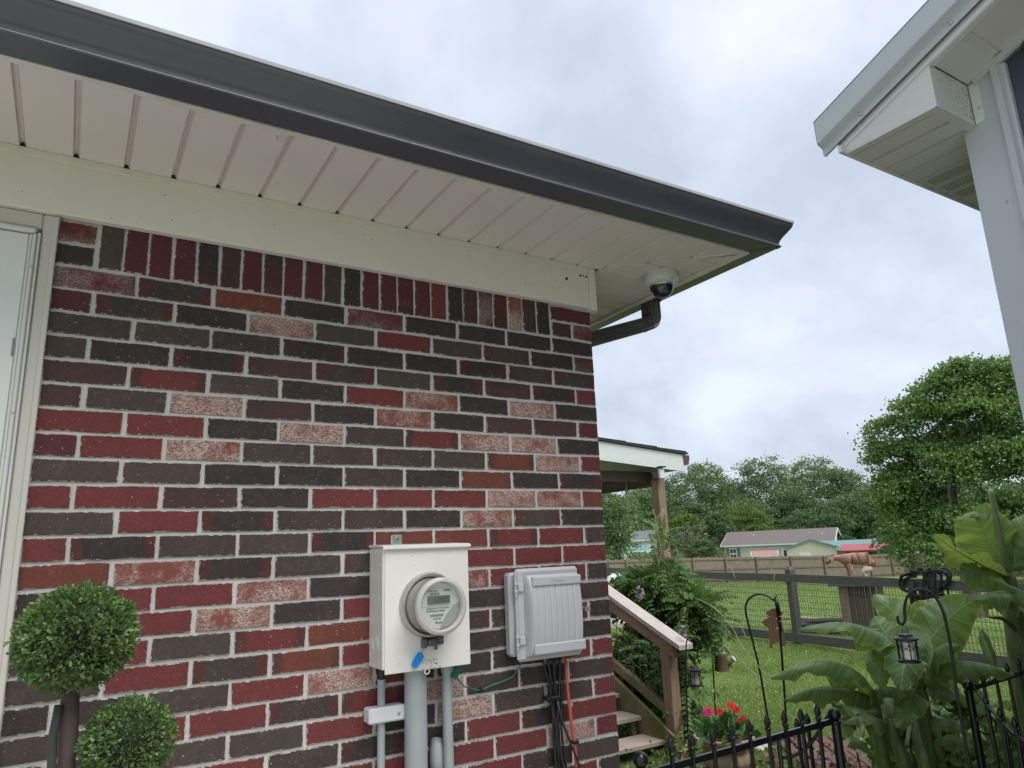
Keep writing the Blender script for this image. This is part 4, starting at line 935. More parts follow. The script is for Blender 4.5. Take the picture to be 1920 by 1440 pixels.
for A, B, D, E_ in zip(RT, RT[1:], RB, RB[1:]):
    n = int((B-A).length/.052)
    for k in range(n): u = k/n; a = A.lerp(B, u); b = D.lerp(E_, u); mb.bar(a+nf*.03, Vector((a.x, a.y, b.z-.08))+nf*.03, .005, .005, (1, 0, 0))
    for k in range(11): v = k/10; mb.bar(A.lerp(D, v)+nf*.033, B.lerp(E_, v)+nf*.033, .005, .005)
mb.build('wire_mesh', M_WIRE, paddock, kind='stuff')

# ================================================================== FAR PRIVACY FENCE
M_PRIV = wood('weathered_privacy_board', (.30, .245, .19), (.20, .16, .125), 0)
M_PRIV2 = wood('privacy_rail_wood', (.24, .175, .125), (.16, .115, .085), 0, axis=0)
far = thing('privacy_fence', 'long weathered board privacy fence behind the lawn', 'fence', (20, 20, -.5))
def gp(px, D): q = at(px, 1080, D); return Vector((q.x, q.y, gz(q.x, q.y)))
KP = [gp(1075, 42), gp(1174, 45), gp(1300, 49), gp(1420, 53), gp(1548, 57), gp(1634, 60), gp(1714, 64), gp(1800, 60), gp(1960, 53)]
Vb, Fb = [], []
boards = MB(); HF = 1.70
for a, b in zip(KP, KP[1:]):
    L = (b-a).length; t = (b-a)/L; t2 = Vector((t.x, t.y, 0)).normalized(); nn = Vector((t2.y, -t2.x, 0))
    if nn.dot(CAM-a) < 0: nn = -nn
    n = int(L/.150)
    for k in range(n):
        c = a.lerp(b, (k+.5)/n); c.z = gz(c.x, c.y); h = HF*random.uniform(.985, 1.01); boards.bar(c+Vector((0, 0, .02)), c+Vector((0, 0, h)), .137, .018, tuple(nn))
    npst = max(1, round(L/2.44)); mb = MB()
    for v in (.25, .92, 1.55):
        MB().bar(a+Vector((0, 0, v))+nn*.03, b+Vector((0, 0, v))+nn*.03, .04, .085).build('rail', M_PRIV2, far)
    for k in range(npst+1 if b is KP[-1] else npst):
        c = a.lerp(b, k/npst)+nn*.075; MB().bar(c, c+Vector((0, 0, HF*.985)), .1, .1, tuple(nn)).build('post', M_PRIV2, far)
boards.build('fence_board', M_PRIV, far, kind='stuff')
# red clay strip at its foot
mb = MB(); rows = []
for i, (a, b) in enumerate(zip(KP, KP[1:])):
    for k in range(8):
        c = a.lerp(b, k/8); d = (CAM-c); d.z = 0; d.normalize(); w_ = .35+.35*random.random(); rows.append([Vector((c.x, c.y, gz(c.x, c.y)+.012))-d*.2, Vector((c.x+d.x*w_, c.y+d.y*w_, gz(c.x+d.x*w_, c.y+d.y*w_)+.012))])
o = mb.sheet(rows).build('clay_strip', paint('red_clay', (.22, .10, .06), .95, dirt_amt=.3)); o['kind'] = 'structure'

# ================================================================== TREES
M_BARK = wood('grey_bark', (.13, .11, .09), (.07, .06, .05), 0)
M_MAPLE = leafmat('maple_leaf', (.050, .115, .032), (.20, .32, .085), .30, .5, .45)
M_FAR1 = leafmat('far_tree_leaf', (.085, .15, .058), (.18, .27, .10), .2, .6, .12)
M_FAR2 = leafmat('far_dark_tree_leaf', (.060, .115, .047), (.13, .205, .078), .2, .6, .12)
M_FAR3 = leafmat('far_yellow_tree_leaf', (.085, .150, .032), (.17, .25, .055), .25, .6, .2)
M_WILLOW = leafmat('grey_green_leaf', (.07, .095, .05), (.13, .16, .085), .2, .6, .3)
def crown(name, blobs, n, size, mat, parent, shape=4, seed=1, droop=-.15, jit=.8, per_shell=.55):
    """leaves on clumps scattered over the shells of overlapping blobs (cx,cy,cz,rx,ry,rz)"""
    rs = np.random.default_rng(seed); B = np.array(blobs, float); vol = (B[:, 3]*B[:, 4]*B[:, 5])**(2/3); pr_ = vol/vol.sum()
    ncl = max(20, n//42); bi = rs.choice(len(B), ncl, p=pr_); d = sphere_pts(ncl, rs); d[:, 2] = np.where(d[:, 2] < -.35, -d[:, 2], d[:, 2])
    rad = rs.uniform(0, 1, ncl)**per_shell*.32+.70
    cc = B[bi, :3]+d*B[bi, 3:]*rad[:, None]; idx = rs.integers(0, ncl, n); cr_ = np.mean(B[:, 3])*.17
    off = rs.normal(0, 1, (n, 3))*cr_*np.array([1, 1, .48])*rs.uniform(.6, 1.5, ncl)[idx][:, None]; P = cc[idx]+off; nr = d[idx]*.6+rs.normal(0, .5, (n, 3)); nr[:, 2] += .1
    V, Fc = leaf_cloud(P, nr/np.linalg.norm(nr, axis=1)[:, None], np.full(n, size), .75, jit, rs, .25, shape, droop)
    return np_mesh(name, V, Fc, mat, parent)
def tree(name, label, cat, base, blobs, n, size, mat, h_trunk, r_trunk, seed, group=None, limbs=6):
    t = thing(name, label, cat, base, group); rs = random.Random(seed)
    bl = [(base.x+x, base.y+y, base.z+z, rx, ry, rz) for x, y, z, rx, ry, rz in blobs]
    crown('crown', bl, n, size, mat, t, seed=seed)
    mb = MB(); P = [base+Vector((rs.uniform(-.1, .1)*k*.3, rs.uniform(-.1, .1)*k*.3, h_trunk*k/5-.2)) for k in range(6)]; mb.tube(P, [r_trunk*(1.25-.17*k) for k in range(6)], 10)
    for i in range(limbs):
        b = rs.choice(bl); e = Vector(b[:3]); s = P[rs.randrange(2, 6)]; m = s.lerp(e, .5)+Vector((rs.uniform(-.4, .4), rs.uniform(-.4, .4), .5)); mb.tube([s, m, e, e+(e-m)*.5], [r_trunk*.42, r_trunk*.3, r_trunk*.16, .02], 7)
    mb.build('trunk', M_BARK, t, smooth=True); return t
def gpt(px, D): q = at(px, 1060, D); return Vector((q.x, q.y, gz(q.x, q.y)))
def side(px, D):   # unit vectors: to the picture's right, and away
    q = ray(px, 1000); f = Vector((q.x, q.y, 0)).normalized(); return Vector((f.y, -f.x, 0)), f
# the big maple in the paddock
b = gpt(1812, 44); r_v, f_v = side(1795, 44); rs = random.Random(21); bl = []
for (u, v, z, R_) in ((-2.6,0,3.0,2.1),(-3.2,1,4.8,1.8),(-1.2,-1.5,2.6,2.2),(.8,-1.5,2.9,2.3),(3.4,0,3.0,2.3),(-2.8,0,6.6,1.75),(-1.0,-1,5.6,2.2),(1.5,-1,5.8,2.3),(4.2,.5,5.6,2.2),(-1.6,.5,8.4,1.9),(.6,-.5,8.4,2.2),(2.8,0,8.0,2.1),(-.2,.3,10.3,1.7),(1.7,.4,10.1,1.6),(-4.7,0,8.0,1.5),(-4.9,.3,6.5,1.5),(-4.9,0,5.0,1.5),(-4.7,0,3.6,1.5),(-3.2,0,8.8,1.6),(-1.8,.3,9.8,1.5),(3.8,.2,9.7,1.7),(2.6,.3,10.5,1.4),(.6,.3,11.0,1.2),(-3.6,-1.5,1.6,1.6),(-1.8,-2.6,1.3,1.7),(.4,-2.6,1.5,1.7),(2.4,-2.4,1.4,1.7),(-4.4,-.5,4.6,1.3),(-4.6,-.8,2.6,1.3),(4.8,0,7.6,1.8),(-3.9,.3,3.6,1.4),(-4.2,.4,5.9,1.0),(.4,1.5,6.5,2.8),(5.2,.5,3.6,2)):
    p = r_v*(u*.80+1.25)+f_v*v; bl.append((p.x, p.y, z-.25, R_*.80, R_*.80, R_*.70))
tree('maple_tree', 'large bushy green maple tree rising behind the paddock at the right', 'tree', b, bl, 98000, .165, M_MAPLE, 8.5, .24, 5, limbs=26)
# forest behind the houses
far_g = 'tall trees of the wood behind the houses'
FT = [ # px, D, crown top px y, width px, kind, label
 (1215, 120, 915, 110, 0, 'tall mid green tree of the wood behind the deck post'),
 (1262, 135, 892, 90, 1, 'dark tree of the wood just right of the deck post'),
 (1338, 128, 868, 105, 0, 'broad green tree of the wood left of the highest crown'),
 (1392, 138, 905, 80, 1, 'darker tree in the dip left of the highest crown'),
 (1452, 132, 852, 120, 0, 'highest round topped tree of the distant wood'),
 (1545, 136, 863, 125, 0, 'wide domed tree just right of the highest crown'),
 (1610, 140, 885, 90, 1, 'dark tree between the domed tree and the big maple'),
 (1500, 118, 925, 120, 1, 'lower dark tree in front of the domed tree'),
 (1405, 116, 940, 120, 0, 'lower green tree in front of the highest crown'),
 (1310, 114, 945, 90, 1, 'lower dark tree right of the deck post'),
 (1600, 112, 935, 130, 1, 'lower dark tree beside the big maple'),
 (1680, 118, 900, 140, 0, 'far tree half hidden by the big maple'),
 (1790, 120, 900, 160, 1, 'far dark tree behind the big maple trunk'),
 (1900, 118, 905, 150, 0, 'far tree at the right edge behind the banana leaves'),
 (1150, 100, 930, 110, 0, 'dense green tree at the brick corner behind the white house'),
 (1745, 70, 990, 170, 1, 'low dark tree behind the fence under the big maple'),
 (1880, 66, 975, 170, 1, 'low dark tree at the right behind the spear leaf'),
 (1350, 98, 965, 52, 1, 'small round dark tree left of the brown roofed house'),
 (1432, 100, 985, 66, 2, 'low yellow green tree over the brown roof ridge'),
 (1512, 99, 958, 76, 1, 'round dark green tree behind the gable of the long house'),
 (1572, 97, 964, 72, 1, 'round dark green tree above the teal roof'),
 (1415, 108, 950, 60, 2, 'pale green tree peeping over the long house'),
 (1290, 92, 958, 60, 2, 'light green tree behind the bare bush')]
for i, (px, D, ty, wpx, kd, lab) in enumerate(FT):
    b = gpt(px, D); b.z -= .3; r_v, f_v = side(px, D); top = at(px, ty, D).z-b.z; W = wpx/F*D*1.05; rs = random.Random(100+i); bl = []
    nb = 9 if top > 9 else 6
    for k in range(nb):
        zz = top*(.28+.52*(k/(nb-1))); wd = W*.36*(1-.55*max(0, (zz/top-.45)/.5)); p = r_v*rs.uniform(-wd, wd)*1.1+f_v*rs.uniform(-wd, wd); R_ = min(W*.30, top*.24)*rs.uniform(.8, 1.15); bl.append((p.x, p.y, zz, R_, R_, R_*.85))
    bl.append((0, 0, top*.84, W*.26, W*.26, top*.16)); bl.append((0, 0, top*.35, W*.42, W*.42, top*.30)); bl.append(((r_v*W*.22).x, (r_v*W*.22).y, top*.7, W*.22, W*.22, top*.16)); bl.append(((r_v*-W*.24).x, (r_v*-W*.24).y, top*.68, W*.22, W*.22, top*.17))
    tree('broadleaf_tree', lab, 'tree', b, bl, 13000 if D > 95 and top > 7 else 8000, .30 if top > 7 else .22, (M_FAR1, M_FAR2, M_FAR3)[kd], top*.5, .25, 300+i, far_g, 3)
# scrub mass that closes the foot of the wood
rs = np.random.default_rng(5); bl = []
for k in range(46):
    px = 1100+k*20; D = 124+rs.uniform(-4, 8); q = gpt(px, D); bl.append((q.x, q.y, q.z+1.6, 3.4, 3.4, 4.2+rs.uniform(-1, 1.5)))
o = crown('scrub_belt', bl, 26000, .6, M_FAR2, None, seed=77); o['kind'] = 'stuff'; o['label'] = 'continuous scrub and undergrowth along the foot of the far wood'
# dense dark green tree left of the deck post, nearer
b = gpt(1160, 52); r_v, f_v = side(1160, 52); bl = []
for (u, z, R_) in ((-1.5,2.2,2),(0,1.7,1.5),(-1,4.2,1.8),(.2,3.2,1.3),(-2.5,4.5,2),(.0,5.0,1.1),(-1,5.8,1.2)): p = r_v*u; bl.append((p.x, p.y, z, R_, R_, R_))
tree('evergreen_tree', 'soft dark green tree directly beside the brick corner above the fence', 'tree', b, bl, 16000, .16, M_FAR1, 3, .15, 9, limbs=5)
# greyish half bare bush
b = gpt(1292, 58); t = thing('bare_bush', 'grey half bare bush with twiggy branches behind the privacy fence', 'bush', b); mb = MB(); rs = random.Random(31); tips = []
for i in range(60):
    a = rs.uniform(0, 6.28); sp = rs.uniform(.5, 1.6); h = rs.uniform(2.2, 4.2); P = [b+Vector((0, 0, .2)), b+Vector((math.cos(a)*sp*.5, math.sin(a)*sp*.5, h*.5)), b+Vector((math.cos(a)*sp*1.0, math.sin(a)*sp*1.0, h*.8)), b+Vector((math.cos(a)*sp*1.5+rs.uniform(-.4, .4), math.sin(a)*sp*1.5, h))]; mb.tube(P, [.05, .035, .02, .008], 4); tips += [P[2], P[3], P[2].lerp(P[3], .5)]
    for j in range(3): q = P[2].lerp(P[3], rs.random()); mb.tube([q, q+Vector((rs.uniform(-.8, .8), rs.uniform(-.8, .8), rs.uniform(.1, .7)))], [.014, .005], 3)
mb.build('branch', flat('pale_twig', (.30, .28, .23), .9), t)
crown('crown', [(p.x, p.y, p.z, .45, .45, .4) for p in tips], 9000, .10, M_WILLOW, t, seed=8)
b = gpt(1240, 60); bl = [(0, 0, 1.5, 1.1, 1.1, 1.2), (.8, -.6, 1.2, 1, 1, 1), (-.9, .5, 1.3, .9, .9, 1)]; tree('round_shrub', 'green shrub hidden behind the deck post above the fence', 'shrub', b, bl, 3000, .13, M_FAR3, 1, .05, 10)
b = gpt(1322, 57); bl = [(0, 0, 1.8, 1.0, 1.0, 1.3), (.5, -.6, 1.4, .9, .9, 1), (-.6, .5, 2.3, .8, .8, .8)]; tree('round_shrub', 'grey green shrub at the right foot of the bare bush', 'shrub', b, bl, 4500, .12, M_FAR1, 1, .05, 11)

# ================================================================== FAR HOUSES
M_SID = {k: paint('siding_'+k, c, .7, dirt_amt=.15, var=.05, scale=1.5) for k, c in dict(tan=(.57, .54, .50), cream=(.58, .55, .43), white=(.62, .64, .64), brown=(.10, .05, .04)).items()}
M_ROOF = {k: paint('roof_'+k, c, .8, dirt_amt=.25, var=.1, scale=1.5) for k, c in dict(brown=(.15, .125, .115), teal=(.15, .26, .25), red=(.38, .10, .11), faded=(.38, .18, .16), grey=(.15, .15, .155), grey2=(.26, .26, .27)).items()}
M_WINW = flat('white_window_frame', (.7, .72, .72), .5); M_PANE = flat('dark_window_pane', (.05, .06, .07), .08); M_SHUT = flat('blue_grey_shutter', (.13, .18, .21), .6)
def house_at(name, label, cat, px, D, yaw, L, W, hw, hr, wall, roof, base_z=None, gable_w=None, windows=(), ov=.35, eave=None, ridge=None):
    """box house: local x along the ridge; yaw turns local x from the picture's right; front faces the camera"""
    b = gpt(px, D); b.z = base_z if base_z is not None else b.z; r_v, f_v = side(px, D); a = math.radians(yaw)
    if eave: b.z = at(px, eave, D).z-hw
    if ridge: hr = at(px, ridge, D+W/2).z-b.z-hw
    X = (r_v*math.cos(a)+f_v*math.sin(a)); Y = (f_v*math.cos(a)-r_v*math.sin(a)); t = thing(name, label, cat, b)
    def P(x, y, z): return b+X*x+Y*y+Vector((0, 0, z))
    mb = MB(); mb.add([P(-L/2, 0, -.5), P(L/2, 0, -.5), P(L/2, W, -.5), P(-L/2, W, -.5), P(-L/2, 0, hw), P(L/2, 0, hw), P(L/2, W, hw), P(-L/2, W, hw), P(-L/2, W/2, hw+hr), P(L/2, W/2, hw+hr)],
        [(0,1,5,4),(2,3,7,6),(1,2,6,9,5),(3,0,4,8,7)]); w_ = mb.build('wall', M_SID[wall], t)
    k = ov*hr/(W/2)
    MB().prism([P(-L/2-ov, -ov, hw-k), P(-L/2-ov, W/2, hw+hr), P(-L/2-ov, W+ov, hw-k), P(-L/2-ov, W+ov, hw-k+.14), P(-L/2-ov, W/2, hw+hr+.15), P(-L/2-ov, -ov, hw-k+.14)], X*(L+2*ov)).build('roof', M_ROOF[roof], t)
    mb = MB()
    for s_ in (-1, 1): mb.bar(P(s_*(L/2+ov)+s_*.02, -ov, hw-k+.03), P(s_*(L/2+ov)+s_*.02, W/2, hw+hr+.03), .06, .18); mb.bar(P(s_*(L/2+ov)+s_*.02, W+ov, hw-k+.03), P(s_*(L/2+ov)+s_*.02, W/2, hw+hr+.03), .06, .18)
    mb.bar(P(-L/2-ov, -ov-.02, hw-k+.03), P(L/2+ov, -ov-.02, hw-k+.03), .05, .16); mb.build('fascia', M_WINW if wall != 'brown' else M_SID['brown'], t)
    for (x, z, ww, wh, kind) in windows:
        f_ = MB().bar(P(x, -.03, z-wh/2), P(x, -.03, z+wh/2), ww, .08, tuple(-Y)).build('window' if kind != 'door' else 'door', M_WINW, t)
        pm = MB(); nx = 2
        for i in range(nx):
            for j in range(2): pm.bar(P(x+(i-.5)*ww*.44, -.08, z+(j-.5)*wh*.45-wh*.17), P(x+(i-.5)*ww*.44, -.08, z+(j-.5)*wh*.45+wh*.17), ww*.36, .02, tuple(-Y))
        pm.build('pane', M_PANE, f_)
        if kind == 'shut':
            for s_ in (-1, 1): MB().bar(P(x+s_*(ww/2+.22), -.03, z-wh/2), P(x+s_*(ww/2+.22), -.03, z+wh/2), .36, .05, tuple(-Y)).build('shutter', M_SHUT, t)
    return t, P
t, P = house_at('long_house', 'long tan bungalow with brown roof and shuttered windows behind the fence', 'house', 1460, 90, -10, 12.0, 8.0, 2.75, 1.3, 'tan', 'brown', -.95, eave=1019, ridge=996,
    windows=((-5.0, 1.75, .85, 1.3, 'shut'), (1.5, 1.15, 1.9, 2.1, 'door'), (4.6, 1.9, .95, 1.0, 'shut')))
mb = MB()
for x, y in ((-3.0, 2.6), (3.4, 2.6), (4.8, 2.2)): q = P(x, y, 2.75+1.3*y/4.25); mb.tube([q, q+Vector((0, 0, .35))], .09, 8)
mb.build('roof_vent', M_WINW, t)
d_ = MB(); 
for k in range(9): q = P(-1.0+.55*k, -1.6, .3); d_.bar(q, q+Vector((0, 0, .95)), .06, .06)
d_.bar(P(-1.1, -1.6, 1.25), P(3.5, -1.6, 1.25), .1, .08); d_.box(P(-1.1, -1.6, .2), P(3.5, -.1, .32)); d_.build('porch_rail', M_DARKT, t)
t, P = house_at('cream_shed', 'cream outbuilding with teal metal roof in front of the long house', 'shed', 1596, 80, 0, 4.6, 4.2, 1.8, .85, 'cream', 'teal', eave=1028, ridge=1015)
# gable end of the cream building faces the camera: a cross wing
b = gpt(1527, 78); r_v, f_v = side(1527, 78)
zq = at(1527, 1027, 78).z-1.75
def Q(x, y, z): return Vector((b.x, b.y, zq))+r_v*x+f_v*y+Vector((0, 0, z))
MB().prism([Q(-2.4, 0, -.2), Q(2.2, 0, -.2), Q(2.2, 0, 1.75), Q(-.1, 0, 2.45), Q(-2.4, 0, 1.75)], f_v*1.2).build('gable_wing', M_SID['cream'], t)
MB().prism([Q(-2.65, -.15, 1.66), Q(-.1, -.15, 2.46), Q(2.45, -.15, 1.66), Q(2.45, -.15, 1.80), Q(-.1, -.15, 2.62), Q(-2.65, -.15, 1.80)], f_v*1.5).build('wing_roof', M_ROOF['teal'], t)
MB().prism([Q(-1.3, -.05, .9), Q(-.2, -.05, .9), Q(-.2, -.05, 1.3), Q(-1.3, -.05, 1.3)], f_v*.05).build('garage_door', M_WINW, t)
t, P = house_at('red_roof_shed', 'low open shed with a bright pinkish red metal roof right of the teal roof', 'shed', 1628, 76, -6, 3.6, 2.2, 1.6, .35, 'brown', 'red', eave=1031, ridge=1022)
t, P = house_at('grey_shed', 'small grey roofed shed just behind the red metal roof', 'shed', 1612, 84, 0, 2.6, 3, 2.1, .55, 'brown', 'grey', eave=1025, ridge=1017)
t, P = house_at('red_canopy', 'small faded red canopy in front of the long bungalow porch', 'canopy', 1436, 80, 0, 1.9, 2.0, 1.5, .45, 'white', 'faded', eave=1041, ridge=1035)
t, P = house_at('brown_shed', 'small dark brown wooden shed with grey roof left of the long bungalow', 'shed', 1350, 104, 50, 2.2, 2.0, 2.0, .95, 'brown', 'grey2', eave=1011, ridge=1001, windows=())
t, P = house_at('white_house', 'white house with dark grey roof half hidden behind the deck post', 'house', 1198, 84, -8, 4.8, 5, 2.7, 1.2, 'white', 'grey', eave=1012, ridge=998, windows=((1.6, 1.6, .7, 1.1, 'win'),))
t, P = house_at('teal_roof_shed', 'small white shed with teal roof in front of the white house', 'shed', 1195, 70, 0, 1.9, 2, 1.6, .45, 'white', 'teal', eave=1032, ridge=1025)
p = gpt(1188, 80); o = MB().tube([p, p+Vector((0, 0, 5.6))], .10, 8).build('utility_pole', flat('pale_pole', (.4, .4, .36), .8), smooth=True); tag(o, 'thin pale pole standing behind the white house left of the deck post', 'pole')

def smooth_path(P, n=5):
    out_ = []
    for i in range(len(P)-1):
        p0, p1, p2, p3 = P[max(i-1, 0)], P[i], P[i+1], P[min(i+2, len(P)-1)]
        for k in range(n):
            t = k/n; out_.append(.5*((2*p1)+(p2-p0)*t+(2*p0-5*p1+4*p2-p3)*t*t+(3*p1-p0-3*p2+p3)*t**3))
    return out_+[P[-1]]

# ================================================================== PADDOCK THINGS: platform, goat, tyre, sticks, rope, crate, stump
M_PLAT = wood('brown_platform_wood', (.26, .17, .11), (.17, .11, .07), 0)
b = gpt(1606, 14.3); r_v, f_v = side(1606, 14.3); b.z = .02
t = thing('goat_platform', 'square wooden platform stand with dark slatted side just behind the fence', 'platform', b)
def Q(x, y, z): return b+r_v*x+f_v*y+Vector((0, 0, z))
zt = at(1612, 1095, 14.0).z
MB().prism([Q(-.49, -.42, zt-.05), Q(.47, -.42, zt-.05), Q(.47, .5, zt-.05), Q(-.49, .5, zt-.05)], (0, 0, .05)).build('top_board', M_FENCER, t)
for x0, x1, y in ((-.34, -.20, -.36), (.26, .36, -.36), (-.34, -.20, .4), (.26, .36, .4)): MB().prism([Q(x0, y, 0), Q(x1, y, 0), Q(x1, y+.05, 0), Q(x0, y+.05, 0)], (0, 0, zt-.052)).build('leg', M_PLAT, t)
for k in range(5): x = -.19+k*.088; MB().prism([Q(x, -.33, 0), Q(x+.078, -.33, 0), Q(x+.078, -.30, 0), Q(x, -.30, 0)], (0, 0, zt-.055)).build('slat', M_DARKT, t)
def skin_body(name, V, E_, Rr, mat, parent, root=0, sub=2):
    me = bpy.data.meshes.new(name); me.from_pydata([tuple(v) for v in V], E_, []); o = bpy.data.objects.new(name, me); C.objects.link(o)
    m = o.modifiers.new('Skin', 'SKIN'); sv = me.skin_vertices[0].data
    for i, r in enumerate(Rr): sv[i].radius = (r, r) if not isinstance(r, tuple) else r
    sv[root].use_root = True
    s = o.modifiers.new('Sub', 'SUBSURF'); s.levels = sub; s.render_levels = sub
    dg = bpy.context.evaluated_depsgraph_get(); m2 = bpy.data.meshes.new_from_object(o.evaluated_get(dg)); bpy.data.objects.remove(o)
    m2.materials.clear(); m2.materials.append(mat); m2.shade_smooth(); o = bpy.data.objects.new(name, m2); C.objects.link(o)
    if parent is not None: o.parent = parent; o.location = -wloc(parent)
    return o
gb = b+Vector((0, 0, zt)); 
goat = thing('goat', 'reddish brown goat with white belly crouching on the wooden platform with its head lowered', 'goat', gb)
def G(x, y, z): return gb+r_v*x+f_v*y+Vector((0, 0, z))
M_GOAT, ntg_, bg2 = nodes('goat_coat'); vv = coord(ntg_); 
gn = noise(ntg_, vv, 7, 5); gf = noise(ntg_, vv, 60, 4)
cc = mix(ntg_, rng(ntg_, gn, .35, .65), (.34, .18, .12), (.43, .26, .18)); cc = mix(ntg_, rng(ntg_, gf, .3, .7, .3, 0), cc, (.16, .06, .03))
at_ = N(ntg_, 'ShaderNodeAttribute', attribute_name='pale'); pm = rng(ntg_, mth(ntg_, 'ADD', at_.outputs['Fac'], mth(ntg_, 'MULTIPLY', mth(ntg_, 'SUBTRACT', gn, .5), .5)), .40, .55)
cc = mix(ntg_, pm, cc, (.66, .52, .44)); ntg_.links.new(cc, bg2.inputs['Base Color']); bg2.inputs['Roughness'].default_value = .85; bump(ntg_, bg2, gf, .5, .006)
# picture right = +x : head at -x
V = [G(.20, 0, .385), G(.08, 0, .400), G(-.05, 0, .395), G(-.16, 0, .395), G(-.26, 0, .415), G(-.34, 0, .425), G(-.40, 0, .395), G(-.455, 0, .36), G(-.485, 0, .335),   # rump..back..chest..neck..head..muzzle
     G(.27, 0, .30),                                                                                      # tail root 9
     G(.17, .07, .22), G(.10, .08, .17), G(.16, .08, .10), G(.11, .08, .0),                               # hind leg far: thigh, knee, hock, hoof
     G(.16, -.07, .20), G(.07, -.08, .16), G(.14, -.08, .09), G(.08, -.08, .0),                           # hind leg near
     G(-.10, -.06, .26), G(-.11, -.06, .15), G(-.115, -.06, .08), G(-.11, -.06, .0),                      # fore near
     G(-.13, .06, .26), G(-.14, .06, .15), G(-.14, .06, .08), G(-.14, .06, .0),                            # fore far
     G(.31, 0, .26)]
Ed = [(0,1),(1,2),(2,3),(3,4),(4,5),(5,6),(6,7),(7,8),(0,9),(0,10),(10,11),(11,12),(12,13),(0,14),(14,15),(15,16),(16,17),(3,18),(18,19),(19,20),(20,21),(3,22),(22,23),(23,24),(24,25),(9,26)]
Rr = [.122,.118,.112,.100,.062,.048,.058,.038,.028,.075,.07,.042,.022,.020,.075,.045,.022,.021,.045,.028,.022,.021,.045,.028,.022,.021,.02]
gbody = skin_body('body', V, Ed, Rr, M_GOAT, goat, 1)
me = gbody.data; n = len(me.vertices); co = np.zeros(n*3); me.vertices.foreach_get('co', co); co = co.reshape(-1, 3)-np.array(gb)
lx = co@np.array(r_v); lz = co[:, 2]; pale = np.clip((.350-lz-.25*np.abs(lx-.02))/.10, 0, 1)*np.where((lz > .20) & (lx > -.08), 1, .0); pale = np.maximum(pale, np.where((lx > .05) & (lx < .24) & (lz > .10) & (lz < .26), .6, 0)); pale = np.maximum(pale, np.where(lx < -.46, .0, 0))
a = me.attributes.new('pale', 'FLOAT', 'POINT'); a.data.foreach_set('value', pale.astype(np.float32))
for s_ in (-1, 1):
    MB().sheet([[G(-.385, s_*.035, .43), G(-.36, s_*.04, .435)], [G(-.40, s_*.075, .405), G(-.355, s_*.08, .41)], [G(-.40, s_*.095, .355), G(-.36, s_*.10, .36)], [G(-.385, s_*.095, .325), G(-.375, s_*.098, .325)]]).build('ear', M_GOAT, goat, smooth=True)
    MB().tube([G(-.385, s_*.02, .44), G(-.36, s_*.03, .475), G(-.32, s_*.04, .485)], [.012, .009, .003], 8).build('horn', flat('horn', (.25, .17, .11), .6), goat, smooth=True)
    MB().lathe([(.007, 0), (.005, .003), (0, .004)], G(-.425, s_*.045, .385), tuple(f_v*s_), 8).build('eye', M_BLACK, goat)
for p_ in ((.11, .08), (.08, -.08), (-.11, -.06), (-.14, .06)): MB().prism([G(p_[0]-.03, p_[1]-.022, 0), G(p_[0]+.022, p_[1]-.022, 0), G(p_[0]+.022, p_[1]+.022, 0), G(p_[0]-.03, p_[1]+.022, 0)], (0, 0, .025)).build('hoof', flat('dark_hoof', (.05, .035, .03), .7), goat)
MB().lathe([(.030, -.02), (.036, 0), (.030, .02)], G(-.475, 0, .338), tuple((r_v*-1+Vector((0, 0, -.55))).normalized()), 10).build('muzzle', flat('dark_muzzle', (.07, .04, .035), .7), goat, smooth=True)
MB().lathe([(.112, -.008), (.116, -.008), (.116, .008), (.112, .008)], G(.06, 0, .400), tuple((r_v+Vector((0, 0, .25))).normalized()), 28).build('harness_strap', flat('brown_strap', (.18, .07, .04), .7), goat)
# tyre lying in the grass
M_TYRE = paint('black_tyre', (.018, .018, .019), .75, dirt_amt=.4, scale=4)
q = gpt(1545, 14.6); q.z = 0; t = thing('tyre', 'large old black tractor tyre lying on the grass left of the platform', 'tyre', q); R_ = .66
MB().lathe([(R_-.20, .02), (R_-.16, .0), (R_-.03, .0), (R_, .04), (R_, .12), (R_-.03, .15), (R_-.16, .145), (R_-.20, .12), (R_-.20, .02)], q, n=56, cap=False).build('carcass', M_TYRE, t, smooth=35)
mb = MB()
for k in range(46):
    a = 2*math.pi*k/46; c = q+Vector((math.cos(a)*R_, math.sin(a)*R_, 0)); a2 = a+.06; c2 = q+Vector((math.cos(a2)*R_, math.sin(a2)*R_, 0)); mb.bar(c+Vector((0, 0, .02)), c2+Vector((0, 0, .145)), .045, .035, (math.cos(a), math.sin(a), 0))
mb.build('tread_lug', M_TYRE, t, kind='stuff')
for lab, (x0, y0), (x1, y1) in (('long pale stick lying in front of the tyre', (1468, 1160), (1560, 1163)), ('short pale branch crossing below the tyre', (1490, 1172), (1545, 1168))):
    A = onz(x0, y0, .04); B = onz(x1, y1, .05); tag(MB().tube([A, A.lerp(B, .4)+Vector((0, .06, .03)), B], [.035, .03, .02], 8).build('stick', flat('pale_barkless_wood', (.42, .34, .25), .8), smooth=True), lab, 'stick')
